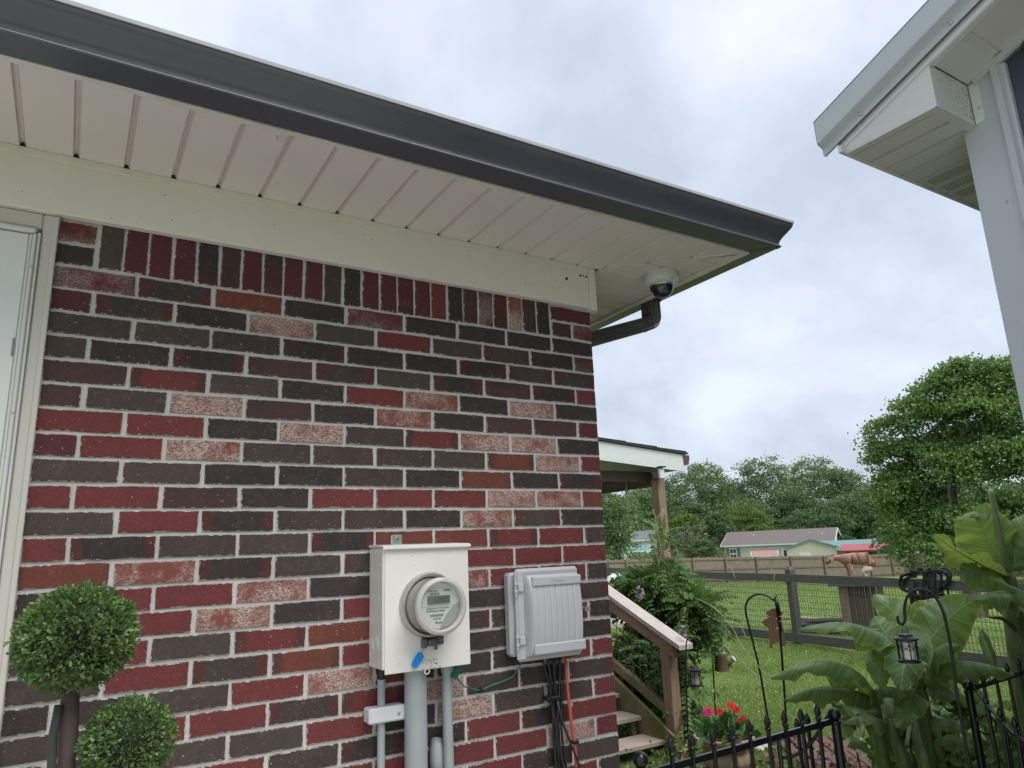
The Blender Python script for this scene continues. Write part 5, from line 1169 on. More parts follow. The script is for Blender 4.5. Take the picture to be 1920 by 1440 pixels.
# rope coils and crate hanging on the fence post
rp = FP[3]; M_ROPE = paint('black_rope', (.025, .026, .028), .85, dirt_amt=.3, scale=60, bumps=1)
t = thing('rope_coil', 'thick black rope looped over the pointed fence post', 'rope', rp)
RL = [[(1728, 1076), (1706, 1078), (1697, 1090), (1702, 1104), (1718, 1108), (1733, 1099)], [(1730, 1080), (1712, 1083), (1705, 1095), (1712, 1108), (1726, 1112)],
 [(1728, 1078), (1736, 1066), (1745, 1072), (1744, 1098), (1736, 1118), (1729, 1108), (1728, 1088)], [(1734, 1074), (1742, 1064), (1750, 1078), (1748, 1106), (1742, 1114), (1736, 1100)],
 [(1752, 1078), (1759, 1064), (1768, 1074), (1767, 1100), (1759, 1112), (1751, 1098)], [(1758, 1074), (1767, 1064), (1776, 1078), (1774, 1104), (1766, 1114)],
 [(1764, 1070), (1783, 1065), (1795, 1072), (1792, 1090), (1780, 1098)], [(1772, 1074), (1786, 1070), (1790, 1084), (1784, 1100)], [(1702, 1080), (1730, 1071), (1758, 1073), (1790, 1070)], [(1722, 1068), (1745, 1072), (1775, 1068), (1792, 1074)]]
for k, L_ in enumerate(RL): MB().tube(smooth_path([fence_pt(*q)-nf*(.10+.010*(k % 5)) for q in L_]), .017, 8).build('rope_loop', M_ROPE, t, smooth=True)
q = rp-nf*.14-dirf*.02+Vector((0, 0, -.40)); t = thing('hanging_crate', 'black plastic crate hanging on the fence under the rope', 'crate', q+Vector((0, 0, -.16)))
def K(x, y, z): return q+dirf*x+nf*y+Vector((0, 0, z))
mb = MB()
for z in (-.17, -.08, .01, .10, .17): mb.bar(K(-.20, -.12, z), K(.20, -.12, z), .014, .022); mb.bar(K(-.20, .06, z), K(.20, .06, z), .014, .022)
for x in (-.20, -.12, -.04, .04, .12, .20): mb.bar(K(x, -.12, -.17), K(x, -.12, .18), .022, .012); mb.bar(K(x, .06, -.17), K(x, .06, .18), .022, .012)
mb.prism([K(-.2, -.10, -.17), K(.2, -.10, -.17), K(.2, -.10, .10), K(-.2, -.10, .10)], nf*.01); mb.build('basket', M_BCAB, t)
q = gpt(1812, 18.5); q.z = -.15; tag(MB().lathe([(.24, 0), (.19, .12), (.165, .70), (.155, .72), (0, .71)], q, n=14).build('tree_stump', M_DARKT, smooth=35), 'dark brown tree stump standing in the paddock right of the rope', 'tree stump')

# ================================================================== GARDEN: shepherd hooks, lanterns, watering can, urn
M_IRON = paint('black_iron', (.014, .014, .016), .32, .3, dirt=(.05, .045, .04), dirt_amt=.3, scale=30, bumps=.2)
M_CANDLE = flat('ivory_candle', (.68, .66, .60), .5)
M_LGLASS, nl, bl_ = nodes('lantern_glass'); tb = N(nl, 'ShaderNodeBsdfTransparent'); gl = N(nl, 'ShaderNodeBsdfGlossy'); gl.inputs['Roughness'].default_value = .08; ms_ = N(nl, 'ShaderNodeMixShader'); ms_.inputs[0].default_value = .12
nl.links.new(tb.outputs[0], ms_.inputs[1]); nl.links.new(gl.outputs[0], ms_.inputs[2]); nl.links.new(ms_.outputs[0], nl.nodes['Material Output'].inputs[0])
def lantern(p, s, label):
    """p: top of the roof; s: scale (1 = 0.12 m tall)"""
    t = thing('lantern', label, 'lantern', p, 'solar candle lanterns'); r = .043*s; z0, z1 = -.125*s, -.012*s
    MB().lathe([(0, 0), (.030*s, -.002*s), (.034*s, -.010*s), (.054*s, -.020*s), (.055*s, -.027*s), (r, -.030*s), (0, -.030*s)], p, n=28).build('lantern_roof', M_IRON, t, smooth=35)
    MB().lathe([(0, z0-.002*s), (.050*s, z0-.002*s), (.052*s, z0+.008*s), (.046*s, z0+.013*s), (0, z0+.013*s)], p, n=28).build('base', M_IRON, t, smooth=35)
    mb = MB(); nb = 8; zb, zt_ = z0+.010*s, -.028*s; h = zt_-zb
    for k in range(nb):
        a = 2*math.pi*k/nb; mb.bar(p+Vector((r*math.cos(a), r*math.sin(a), zb)), p+Vector((r*math.cos(a), r*math.sin(a), zt_)), .0045*s, .0045*s, (math.cos(a), math.sin(a), 0))
        for sg in (1, -1):
            P = []
            for i in range(7): u = i/6; aa = a+sg*(2*math.pi/nb)*math.sin(u*math.pi/2); P.append(p+Vector((r*math.cos(aa), r*math.sin(aa), zb+h*(.52+.42*(1-math.cos(u*math.pi/2))*1.0))))
            mb.tube(P, .0016*s, 5)
    mb.build('cage', M_IRON, t)
    MB().lathe([(r*.86, zb), (r*.86, zt_)], p, n=24, cap=False).build('glass', M_LGLASS, t, smooth=True)
    MB().lathe([(0, zb+.080*s), (.027*s, zb+.077*s), (.029*s, zb+.002*s), (0, zb+.001*s)], p, n=16).build('candle', M_CANDLE, t, smooth=40)
    return t
def bail(t, p, s, hook):
    P = [p+Vector((math.cos(a)*.026*s, 0, -.006*s+math.sin(a)*.045*s)) for a in np.linspace(0, math.pi, 11)]
    mb = MB().tube(P, .0016*s, 6); top = p+Vector((0, 0, .039*s)); mb.tube([top, hook], .0014*s, 5); mb.lathe([(.0, -.0)], top) if 0 else None
    mb.build('bail', M_IRON, t)
# big hook by the iron fence
D = 2.95
pb = at(1818, 1440, D); hx = lambda px, py: at(px, py, D)
A = [Vector((pb.x+(pb.x-hx(1790, 1290).x)*.0, pb.y, .0))]
path = [hx(1826, 1520), hx(1818, 1440), hx(1806, 1370), hx(1793, 1290), hx(1783, 1215), hx(1772, 1160), hx(1762, 1133), hx(1748, 1113), hx(1730, 1105), hx(1712, 1108), hx(1700, 1122), hx(1696, 1142), hx(1697, 1160), hx(1695, 1167), hx(1689, 1170), hx(1684, 1165), hx(1683, 1155)]
g0 = path[0]; ground = Vector((g0.x+.02, g0.y, 0))
t = tag(MB().tube([ground]+smooth_path(path), .0050, 10).build('shepherd_hook', M_IRON, smooth=True), 'tall black shepherd hook leaning over the banana leaves with a lantern', 'garden hook', 'shepherd hooks in the garden')
lp = hx(1697, 1188); l1 = lantern(lp, .74, 'black lantern with white candle hanging from the tall hook among banana leaves'); bail(l1, lp, .74, hx(1690, 1168))
# paired hook in the middle of the lawn
D = 6.6; hx = lambda px, py: at(px, py, D)
t = thing('double_hook', 'pair of thin black garden hooks standing in the lawn behind the flower urn', 'garden hook', Vector((hx(1450, 1400).x, hx(1450, 1400).y, 0)), 'shepherd hooks in the garden')
P = [hx(1447, 1410), hx(1440, 1350), hx(1425, 1260), hx(1412, 1205), hx(1402, 1165), hx(1398, 1140), hx(1402, 1126), hx(1412, 1117), hx(1425, 1114), hx(1440, 1118), hx(1451, 1126)]
MB().tube(smooth_path(P), .0085, 8).build('curved_rod', M_IRON, t, smooth=True)
P = [hx(1479, 1415), hx(1474, 1350), hx(1469, 1270), hx(1463, 1190), hx(1454, 1122)]
MB().tube(P, .009, 8).build('straight_rod', M_IRON, t, smooth=True)
mb = MB(); mb.tube([hx(1455, 1120), hx(1461, 1155)], .018, 8); mb.tube([hx(1459, 1158), hx(1465, 1158)], .022, 8); mb.tube([hx(1462, 1160), hx(1464, 1182)], .015, 8); mb.tube([hx(1451, 1126), hx(1456, 1116), hx(1459, 1126)], .007, 6)
mb.build('joint_sleeve', M_IRON, t, smooth=True)
wc_ = thing('wind_chime', 'rusty brown metal wind chime with dangling strips hanging from the paired hooks', 'wind chime', hx(1455, 1165)); M_COP = flat('rusty_copper', (.23, .12, .07), .6, .3)
for (px, py, ww, hh) in ((1447, 1168, 16, 10), (1452, 1150, 14, 8)):
    c = hx(px, py); P = [c+r_v*(math.cos(a)*ww/F*D*(.6+.4*abs(math.cos(2*a))))+Vector((0, 0, math.sin(a)*hh/F*D)) for a in np.linspace(0, 2*math.pi, 17)[:-1]]; MB().prism(P, f_v*.004).build('chime_plate', M_COP, wc_)
for (x0, y0, x1, y1) in ((1444, 1172, 1446, 1215), (1449, 1175, 1451, 1208), (1456, 1180, 1458, 1204), (1466, 1180, 1470, 1212)): MB().bar(hx(x0, y0), hx(x1, y1), .026, .006, tuple(f_v)).build('chime_strip', M_COP, wc_)
# small hook with a watering can
D = 6.9; hx = lambda px, py: at(px, py, D)
P = [hx(1342, 1345), hx(1339, 1290), hx(1336, 1235), hx(1334, 1215), hx(1330, 1203), hx(1332, 1194), hx(1340, 1190), hx(1350, 1194), hx(1353, 1203), hx(1352, 1211), hx(1347, 1210), hx(1344, 1204)]
g0 = P[0]
tag(MB().tube([Vector((g0.x, g0.y, 0))]+smooth_path(P), .0065, 8).build('shepherd_hook', M_IRON, smooth=True), 'short black shepherd hook holding a small watering can above the flowers', 'garden hook', 'shepherd hooks in the garden')
q = hx(1352, 1240); s = D/F; t = thing('watering_can', 'small brown pierced watering can lantern with white rose hanging from the short hook', 'watering can', q)
M_CAN = paint('brown_pierced_tin', (.22, .15, .10), .5, .4, dirt=(.05, .04, .03), dirt_amt=.9, scale=20)
MB().lathe([(0, -15*s), (12*s, -15*s), (11*s, 8*s), (11.6*s, 13*s), (10.5*s, 13*s), (10*s, 4*s), (0, 4*s)], q, n=22).build('can', M_CAN, t, smooth=40)
MB().lathe([(11.2*s, 9*s), (12*s, 11*s), (12*s, 14*s), (11*s, 14.5*s)], q, n=22).build('rim', M_ALU, t, smooth=40)
MB().tube([q+r_v*9*s+Vector((0, 0, -8*s)), q+r_v*15*s+Vector((0, 0, -3*s)), q+r_v*19*s+Vector((0, 0, 4*s))], [3.6*s, 3*s, 2.4*s], 10).build('spout', M_CAN, t, smooth=True)
MB().lathe([(2.4*s, 0), (5.2*s, 3*s), (5*s, 4.6*s), (0, 5*s)], q+r_v*18.5*s+Vector((0, 0, 3*s)), tuple((r_v+Vector((0, 0, .6))).normalized()), 14).build('rose', flat('white_enamel', (.72, .73, .72), .4), t, smooth=40)
MB().tube([q+r_v*(10.5*s*math.cos(a))+Vector((0, 0, 13*s+math.sin(a)*19*s)) for a in np.linspace(0, math.pi, 13)], 1.0*s, 6).build('handle', M_IRON, t, smooth=True)
# lantern by the stair post
lp = at(1301, 1249, 5.4); l2 = lantern(lp, 1.0, 'black lantern with white candle hanging beside the stair post against the vine'); bail(l2, lp, 1.0, at(1299, 1232, 5.4))
P = [at(1299, 1234, 5.4), at(1303, 1238, 5.4), at(1308, 1228, 5.4), at(1306, 1205, 5.4), at(1296, 1195, 5.4), at(1287, 1205, 5.4), at(1286, 1260, 5.4), at(1290, 1380, 5.4)]; g0 = P[-1]
tag(MB().tube(smooth_path(P)+[Vector((g0.x, g0.y, 0))], .0045, 8).build('shepherd_hook', M_IRON, smooth=True), 'thin black shepherd hook hidden in the vine beside the stair post', 'garden hook', 'shepherd hooks in the garden')
# urn with gerberas
q = at(1357, 1379, 5.3); uz = q.z; M_URN = paint('sandstone_urn', (.45, .33, .20), .8, dirt=(.14, .09, .05), dirt_amt=.5, scale=9, bumps=.6, var=.15)
urn = thing('flower_urn', 'fluted sandstone coloured garden urn planted with red and pink gerberas', 'urn', Vector((q.x, q.y, 0)))
n = 60; prof = [(.055, -.40, 0), (.13, -.40, 0), (.13, -.36, 0), (.085, -.33, 0), (.06, -.28, 0), (.075, -.235, .2), (.135, -.19, .9), (.155, -.145, 1), (.150, -.105, .8), (.135, -.085, .2), (.145, -.07, 0), (.185, -.035, 0), (.198, -.012, 0), (.196, .0, 0), (.180, .002, 0), (.17, -.03, 0), (0, -.035, 0)]
rows = [[(q.x+r*(1+fl*.035*math.cos(14*2*math.pi*k/n))*math.cos(2*math.pi*k/n), q.y+r*(1+fl*.035*math.cos(14*2*math.pi*k/n))*math.sin(2*math.pi*k/n), max(0, uz+h)) for k in range(n+1)] for r, h, fl in prof]
MB().sheet(rows).build('bowl', M_URN, urn, smooth=40)
MB().box((q.x-.14, q.y-.14, 0), (q.x+.14, q.y+.14, max(.02, uz-.39))).build('plinth', M_URN, urn)
MB().lathe([(.17, -.028), (.1, -.012), (0, -.01)], q, n=20).build('potting_soil', M_SOIL, urn)
M_GL = leafmat('gerbera_leaf', (.04, .10, .03), (.09, .19, .05), .2, .5, 10); M_PETR = leafmat('red_petal', (.62, .015, .02), (.80, .04, .05), .25, .5, 30); M_PETP = leafmat('pink_petal', (.62, .02, .16), (.80, .05, .26), .25, .5, 30); M_STEM = flat('green_stem', (.10, .18, .05), .6)
rs = np.random.default_rng(12); npl = 70; d = sphere_pts(npl, rs); d[:, 2] = np.abs(d[:, 2])*.55+.12; base = np.array(q)+rs.normal(0, .05, (npl, 3))*np.array([1, 1, .1])
V, Fc = leaf_cloud(base+d*.06, d/np.linalg.norm(d, axis=1)[:, None], np.full(npl, .115), .5, .3, rs, .3, 6, -.15); np_mesh('foliage', V, Fc, M_GL, urn)
cb = (CAM-q).normalized()
for px, py, r, m_, k in ((1328, 1335, 9.5, M_PETP, 'pink'), (1371, 1324, 9, M_PETR, 'red'), (1381, 1331, 7, M_PETR, 'red'), (1385, 1352, 6.5, M_PETR, 'red'), (1393, 1345, 5, M_PETR, 'red'), (1349, 1334, 7, M_PETR, 'dark'), (1385, 1370, 5, M_PETR, 'red')):
    c = at(px, py, 5.25); r = r/F*5.5; MB().tube([q+Vector(((c.x-q.x)*.3, (c.y-q.y)*.3, -.02)), q.lerp(c, .6)+Vector((0, 0, .02)), c], .0035, 6).build('flower_stem', M_STEM, urn, smooth=True)
    ax = (cb+Vector((random.uniform(-.6, .6), random.uniform(-.6, .6), .55))).normalized(); u = ax.cross(Vector((0, 0, 1))).normalized(); v = ax.cross(u); mb = MB()
    for ring_, (rr, npt, lift) in enumerate(((1, 17, .12), (.72, 13, .3))):
        for i in range(npt):
            a = 2*math.pi*(i+.5*ring_)/npt+random.uniform(-.06, .06); dd = u*math.cos(a)+v*math.sin(a); tt = ax.cross(dd); L = r*rr*random.uniform(.88, 1.08)
            mb.add([c+dd*L*.15, c+dd*L*.65+tt*L*.13+ax*L*lift, c+dd*L+ax*L*lift*.5, c+dd*L*.65-tt*L*.13+ax*L*lift], [(0, 1, 2, 3)])
    fo = mb.build('flower', m_, urn); MB().lathe([(r*.22, 0), (r*.16, r*.12), (0, r*.14)], c+ax*r*.04, tuple(ax), 10).build('flower_centre', flat('flower_eye', (.16, .03, .03), .8), fo)

# ================================================================== IRON GARDEN FENCE
M_BLK = paint('glossy_black_iron', (.012, .012, .015), .25, .2, dirt=(.04, .04, .04), dirt_amt=.2, scale=20, spec=.6)
YI = -.22
iron = thing('iron_fence', 'low black iron picket fence with ball topped posts along the bottom of the view', 'iron fence', (.4, YI, 0))
def ball_post(x, y, ztop, parent, r=.021):
    p = Vector((x, y, ztop)); o = MB().tube([(x, y, -.05), (x, y, ztop-.055)], r*.86, 16).build('post', M_BLK, parent, smooth=40)
    MB().lathe([(r*1.05, -.062), (r*1.05, -.052), (r*.6, -.047)]+[(r*1.22*math.sin(a), -.026-r*1.22*math.cos(a)) for a in np.linspace(.45, math.pi, 12)], p, n=20).build('ball', M_BLK, o, smooth=True)
pk_mesh = {}
def picket(x, y, ztop, parent, dirv=Vector((1, 0, 0))):
    if 'm' not in pk_mesh:
        mb = MB(); w_ = .0065
        mb.tube([(0, 0, -.95), (0, 0, -.058)], w_*1.25, 8)
        mb.lathe([(.0075, -.060), (.0125, -.055), (.0125, -.050), (.0085, -.046), (.0135, -.030), (.011, -.020), (.006, -.006), (0, 0)], (0, 0, 0), n=8)
        me = bpy.data.meshes.new('picket'); me.from_pydata([tuple(v) for v in mb.v], [], mb.f); me.update(); me.materials.append(M_BLK); me.shade_smooth(); me.set_sharp_from_angle(angle=math.radians(40)); pk_mesh['m'] = me
    o = bpy.data.objects.new('picket', pk_mesh['m']); C.objects.link(o); o.parent = parent; o.location = Vector((x, y, ztop))-wloc(parent); o.rotation_euler = (random.uniform(-.012, .012), random.uniform(-.012, .012), 0); return o
XL, XRR = -.095, .945
ball_post(XL, YI, .935, iron); ball_post(XRR, YI, .930, iron)
for z0_, z1_ in ((.862, .880), (.12, .12)): MB().bar((XL, YI, z0_), (XRR, YI, z1_), .012, .022).build('rail', M_BLK, iron)
for x in (.045, .143, .246, .346, .438, .540, .639, .738, .842): picket(x, YI, .957+random.uniform(-.003, .005), iron)
# open gate leaf behind, with a sagging curved top rail
gate = thing('iron_gate', 'open black iron gate leaf with a sagging curved top rail behind the ball topped post', 'gate', (XRR, YI, 0), 'black iron gate leaves')
ge = onz(1458, 1374, .82); g_s = Vector((XRR+.01, YI+.03, .90)); 
def gcurve(u): return g_s.lerp(ge, u)+Vector((0, 0, -.115*math.sin(min(1, u*1.15)*math.pi/1.15*1.0)**1 if u < 1 else 0))
P = [g_s.lerp(Vector((ge.x, ge.y, .80)), u)+Vector((0, 0, -.075*math.sin(u*math.pi*.5)-.03*math.sin(u*math.pi))) for u in np.linspace(0, 1, 14)]
MB().tube(P, .0075, 8).build('curved_rail', M_BLK, gate, smooth=True)
MB().tube([(ge.x, ge.y, -.0), (ge.x, ge.y, .80)], .009, 10).build('end_bar', M_BLK, gate, smooth=True)
MB().tube([(ge.x, ge.y, .795), (ge.x+.04, ge.y-.02, .79)], .006, 6).build('latch', M_ALU, gate)
for u, h in ((.22, .955), (.42, .92), (.62, .90), (.82, .87)): q = g_s.lerp(ge, u); picket(q.x, q.y, h-.02, gate)
MB().bar((g_s.x, g_s.y, .14), (ge.x, ge.y, .14), .012, .02).build('rail', M_BLK, gate)
# right hand section
iron2 = thing('right_iron_fence', 'black iron picket fence section at the right edge starting from a ball topped post', 'iron fence', (2, YI, 0)); XP = 1.98
ball_post(XP, YI, .915, iron2)
for z0_, z1_ in ((.868, .905), (.12, .12)): MB().bar((XP, YI, z0_), (3.5, YI, z1_), .012, .022).build('rail', M_BLK, iron2)
for k in range(11): x = 2.125+k*.125; picket(x, YI, .925+.012*k, iron2)
ball_post(3.5, YI, 1.0, iron2)
gate2 = thing('right_iron_gate', 'open black iron gate leaf swung toward the viewer from the right post', 'gate', (XP, YI, 0), 'black iron gate leaves')
ge2 = Vector((1.36, -.84, .60)); gs2 = Vector((XP-.01, YI-.03, .885))
P = [gs2.lerp(Vector((ge2.x, ge2.y, .80)), u)+Vector((0, 0, -.07*math.sin(u*math.pi))) for u in np.linspace(0, 1, 14)]
MB().tube(P, .0075, 8).build('curved_rail', M_BLK, gate2, smooth=True)
MB().bar((gs2.x, gs2.y, .14), (ge2.x, ge2.y, .14), .012, .02).build('rail', M_BLK, gate2)
for u in (.16, .34, .52, .70, .88): q = gs2.lerp(ge2, u); picket(q.x, q.y, .90-.05*math.sin(u*math.pi), gate2)
MB().tube([(ge2.x, ge2.y, 0), (ge2.x, ge2.y, .83)], .009, 10).build('end_bar', M_BLK, gate2, smooth=True)
c = gs2.lerp(ge2, .1)+Vector((0, 0, -.12)); MB().tube([c+Vector((.03*math.cos(a), -.03*math.cos(a), .04*math.sin(a))) for a in np.linspace(0, 2*math.pi*.9, 14)], .004, 6).build('scroll', M_BLK, gate2, smooth=True)

# ================================================================== WISTERIA VINE by the stairs
M_WIS = leafmat('wisteria_leaf', (.050, .115, .034), (.16, .27, .08), .3, .45, 3)
M_WISL = leafmat('light_wisteria_leaf', (.075, .150, .035), (.17, .26, .08), .3, .5, 3)
def fronds(P, Dr, L, rs, nl=6, ll=.055, lw=.62):
    """pinnate leaves: rachis from P along Dr (drooping), leaflets both sides"""
    n = len(P); Dr = Dr/np.linalg.norm(Dr, axis=1)[:, None]; S = np.cross(Dr, np.array([0, 0, 1.])+rs.normal(0, .35, (n, 3))); S /= np.linalg.norm(S, axis=1)[:, None]
    pts, nr, sz = [], [], []; Vs, Fs = [], []; base = 0
    for k in range(nl*2+1):
        u = (k//2+1)/(nl+.5) if k < nl*2 else 1.; sg = (1 if k % 2 else -1) if k < nl*2 else 0
        drop = np.zeros((n, 3)); drop[:, 2] = -.35*u*u*L; c = P+Dr*(u*L)[:, None]+drop
        d = S*sg*.95+Dr*(.45 if sg else 1)+np.array([0, 0, -.25]); d /= np.linalg.norm(d, axis=1)[:, None]; up = np.cross(d, Dr); up /= (np.linalg.norm(up, axis=1)[:, None]+1e-6); w_ = np.cross(d, up)
        l_ = (ll*rs.uniform(.8, 1.15, n)*(1.1-.3*u))[:, None]; w2 = l_*lw*.5
        V = np.stack([c, c+d*l_*.42+w_*w2, c+d*l_+np.array([0, 0, -.1])*l_, c+d*l_*.42-w_*w2], 1).reshape(-1, 3); b = (np.arange(n)*4)[:, None]+base
        Fs.append(np.concatenate([b+np.array((0, 1, 2)), b+np.array((0, 2, 3))], 1).reshape(-1, 3)); Vs.append(V); base += n*4
    # rachis as thin sliver
    e = P+Dr*L[:, None]+np.stack([0*L, 0*L, -.35*L], 1); m = P+Dr*(.5*L)[:, None]+np.stack([0*L, 0*L, -.09*L], 1); o_ = S*.0012
    V = np.stack([P-o_, P+o_, m+o_, m-o_, e], 1).reshape(-1, 3); b = (np.arange(n)*5)[:, None]+base
    Fs.append(np.concatenate([b+np.array(t) for t in ((0, 1, 2), (0, 2, 3), (3, 2, 4))], 1).reshape(-1, 3)); Vs.append(V)
    return np.concatenate(Vs), np.concatenate(Fs)
vine = thing('wisteria_vine', 'bushy dark green wisteria vine spilling over the stair railing and up the deck post', 'vine', (2.9, 3.0, 0))
rs = np.random.default_rng(44)
def blob_fronds(centres, n, L, mat, name, ll=.055, jit=1.0, bias=(0, 0, .1)):
    cs = np.array([list(c[0])+list(c[1]) for c in centres], float); wgt = (cs[:, 3]*cs[:, 4]*cs[:, 5])**(2/3); bi = rs.choice(len(cs), n, p=wgt/wgt.sum()); d = sphere_pts(n, rs)
    P = cs[bi, :3]+d*cs[bi, 3:]*rs.uniform(.45, 1.0, (n, 1)); D_ = d+rs.normal(0, .4, (n, 3))+np.array(bias)
    V, Fc = fronds(P, D_, L*rs.uniform(.7, 1.2, n), rs, ll=ll); return np_mesh(name, V, Fc, mat, vine)
a = lambda px, py, D: tuple(at(px, py, D))
blob_fronds([(a(1240, 1122, 7.3), (.30, .35, .18)), (a(1215, 1110, 7.1), (.24, .25, .13)), (a(1272, 1138, 7.1), (.24, .3, .19)), (a(1190, 1108, 7.0), (.14, .2, .10)), (a(1295, 1160, 6.9), (.11, .2, .13)), (a(1262, 1160, 7.0), (.22, .25, .15)), (a(1240, 1095, 7.4), (.22, .25, .09))], 1000, .20, M_WIS, 'foliage', .068)
blob_fronds([(a(1279, 1230, 6.35), (.09, .12, .20)), (a(1281, 1300, 6.3), (.08, .1, .22)), (a(1283, 1370, 6.25), (.07, .1, .20)), (a(1275, 1415, 6.2), (.10, .12, .10)), (a(1200, 1230, 6.9), (.25, .2, .25)), (a(1205, 1310, 6.9), (.22, .2, .2)), (a(1225, 1250, 6.7), (.15, .15, .25))], 420, .20, M_WIS, 'hanging_foliage', .058, bias=(0, 0, -.5))
blob_fronds([(a(1240, 1045, 6.9), (.06, .06, .18)), (a(1237, 1000, 6.9), (.05, .05, .12)), (a(1255, 1078, 6.9), (.22, .12, .07)), (a(1215, 1085, 6.9), (.14, .1, .05)), (a(1305, 1135, 6.8), (.22, .12, .10)), (a(1325, 1165, 6.8), (.12, .1, .08))], 190, .22, M_WISL, 'new_growth', .042)
crown('inner_mass', [(*a(1235, 1130, 7.3), .34, .30, .18), (*a(1275, 1150, 6.9), .18, .2, .16), (*a(1280, 1300, 6.4), .06, .06, .40), (*a(1205, 1280, 7.0), .28, .1, .36)], 7000, .075, M_WIS, vine, seed=51)
mb = MB(); r5 = random.Random(6)
for i in range(15):
    x0 = 1268+r5.uniform(-8, 24); P = [at(x0, 1425, 6.25)]; 
    for k in range(1, 9): P.append(at(1270+r5.uniform(-6, 26)*(1-k*.05)+5*math.sin(k+i), 1425-k*30, 6.3+r5.uniform(-.1, .1)))
    mb.tube(P, [.014-.001*k for k in range(9)], 6)
mb.build('twisted_stem', flat('dark_vine_bark', (.055, .042, .032), .9), vine)
M_TEND = flat('pale_tendril', (.38, .42, .24), .6)
for P in ([(1225, 955), (1232, 990), (1226, 1020), (1236, 1060)], [(1245, 955), (1232, 985), (1240, 1030), (1233, 1065)], [(1240, 962), (1228, 978), (1230, 1010)], [(1228, 1075), (1231, 1100), (1222, 1125), (1208, 1132)], [(1275, 1108), (1290, 1135), (1306, 1165), (1318, 1185)], [(1365, 1062), (1372, 1068), (1378, 1085)], [(1445, 1068), (1452, 1074), (1450, 1092)],
          [(1300, 1120), (1340, 1140), (1375, 1180), (1390, 1210), (1440, 1270)], [(1320, 1150), (1350, 1165), (1385, 1170), (1400, 1200)], [(1355, 1208), (1385, 1235), (1405, 1255), (1425, 1272)]):
    MB().tube(smooth_path([at(x, y, 6.75 if x < 1330 else 6.4) for x, y in P], 4), .0032, 5).build('tendril', M_TEND, vine, smooth=True)
M_FLW = leafmat('mauve_blossom', (.24, .16, .22), (.50, .42, .48), .3, .6, 20)
for px, py, n in ((1199, 1112, 60), (1280, 1183, 26)):
    c = np.array(at(px, py, 6.0)); d = sphere_pts(n, rs); V, Fc = leaf_cloud(c+d*np.array([.02, .02, .036]), d, np.full(n, .022), .9, .5, rs, .3, 4); np_mesh('blossom', V, Fc, M_FLW, vine)

# ================================================================== BANANA PLANTS
def banana_mat():
    m, nt, b = nodes('banana_leaf'); uv = N(nt, 'ShaderNodeUVMap').outputs[0]; sp = N(nt, 'ShaderNodeSeparateXYZ'); nt.links.new(uv, sp.inputs[0]); u, v = sp.outputs[0], sp.outputs[1]
    av = mth(nt, 'ABSOLUTE', mth(nt, 'SUBTRACT', v, .5)); lat = mth(nt, 'SUBTRACT', u, mth(nt, 'MULTIPLY', av, .22))     # veins sweep toward the tip
    cb_ = N(nt, 'ShaderNodeCombineXYZ'); nt.links.new(lat, cb_.inputs[0]); oi = N(nt, 'ShaderNodeObjectInfo'); nt.links.new(oi.outputs['Random'], cb_.inputs[1])
    n1_ = noise(nt, cb_.outputs[0], 34, 3, .7); n2_ = noise(nt, cb_.outputs[0], 110, 2, .6); big = noise(nt, coord(nt), 7, 4)
    c = mix(nt, rng(nt, n1_, .42, .60), (.095, .195, .060), (.235, .375, .145)); c = mix(nt, rng(nt, n2_, .5, .72, 0, .75), c, (.40, .52, .30)); c = mix(nt, rng(nt, big, .45, .75, 0, .4), c, (.085, .17, .06))
    c = mix(nt, rng(nt, av, .44, .5, 0, .85), c, (.42, .46, .14)); c = mix(nt, mth(nt, 'MULTIPLY', rng(nt, av, .47, .49), rng(nt, noise(nt, coord(nt), 25, 3), .54, .62)), c, (.16, .09, .04)); c = mix(nt, mth(nt, 'MULTIPLY', rng(nt, u, .955, .985), rng(nt, noise(nt, coord(nt), 9, 3), .45, .55)), c, (.15, .09, .045))
    c = mix(nt, rng(nt, av, .022, .010), c, (.34, .42, .20)); nt.links.new(c, b.inputs['Base Color']); b.inputs['Roughness'].default_value = .34; b.inputs['Specular IOR Level'].default_value = .6
    h = mth(nt, 'ADD', n1_, mth(nt, 'MULTIPLY', n2_, .5)); bump(nt, b, h, .55, .006)
    tr = N(nt, 'ShaderNodeBsdfTranslucent'); nt.links.new(mix(nt, .55, c, (.42, .55, .04)), tr.inputs[0]); ms_ = N(nt, 'ShaderNodeMixShader'); ms_.inputs[0].default_value = .42
    nt.links.new(b.outputs[0], ms_.inputs[1]); nt.links.new(tr.outputs[0], ms_.inputs[2]); nt.links.new(ms_.outputs[0], nt.nodes['Material Output'].inputs[0]); return m
M_BAN = banana_mat(); M_RIB = flat('banana_midrib', (.26, .34, .14), .4)
def stem_mat():
    m, nt, b = nodes('banana_stem'); t = coord(nt); mp = N(nt, 'ShaderNodeMapping'); mp.inputs['Scale'].default_value = (30, 30, 2); nt.links.new(t, mp.inputs[0]); g = noise(nt, mp.outputs[0], 2, 5, .6); bg3 = noise(nt, t, 9, 4)
    c = mix(nt, rng(nt, g, .35, .65), (.10, .155, .045), (.19, .26, .085)); c = mix(nt, rng(nt, bg3, .52, .72, 0, .7), c, (.10, .06, .04)); nt.links.new(c, b.inputs['Base Color']); b.inputs['Roughness'].default_value = .5; bump(nt, b, g, .3, .003); return m
M_BST = stem_mat()
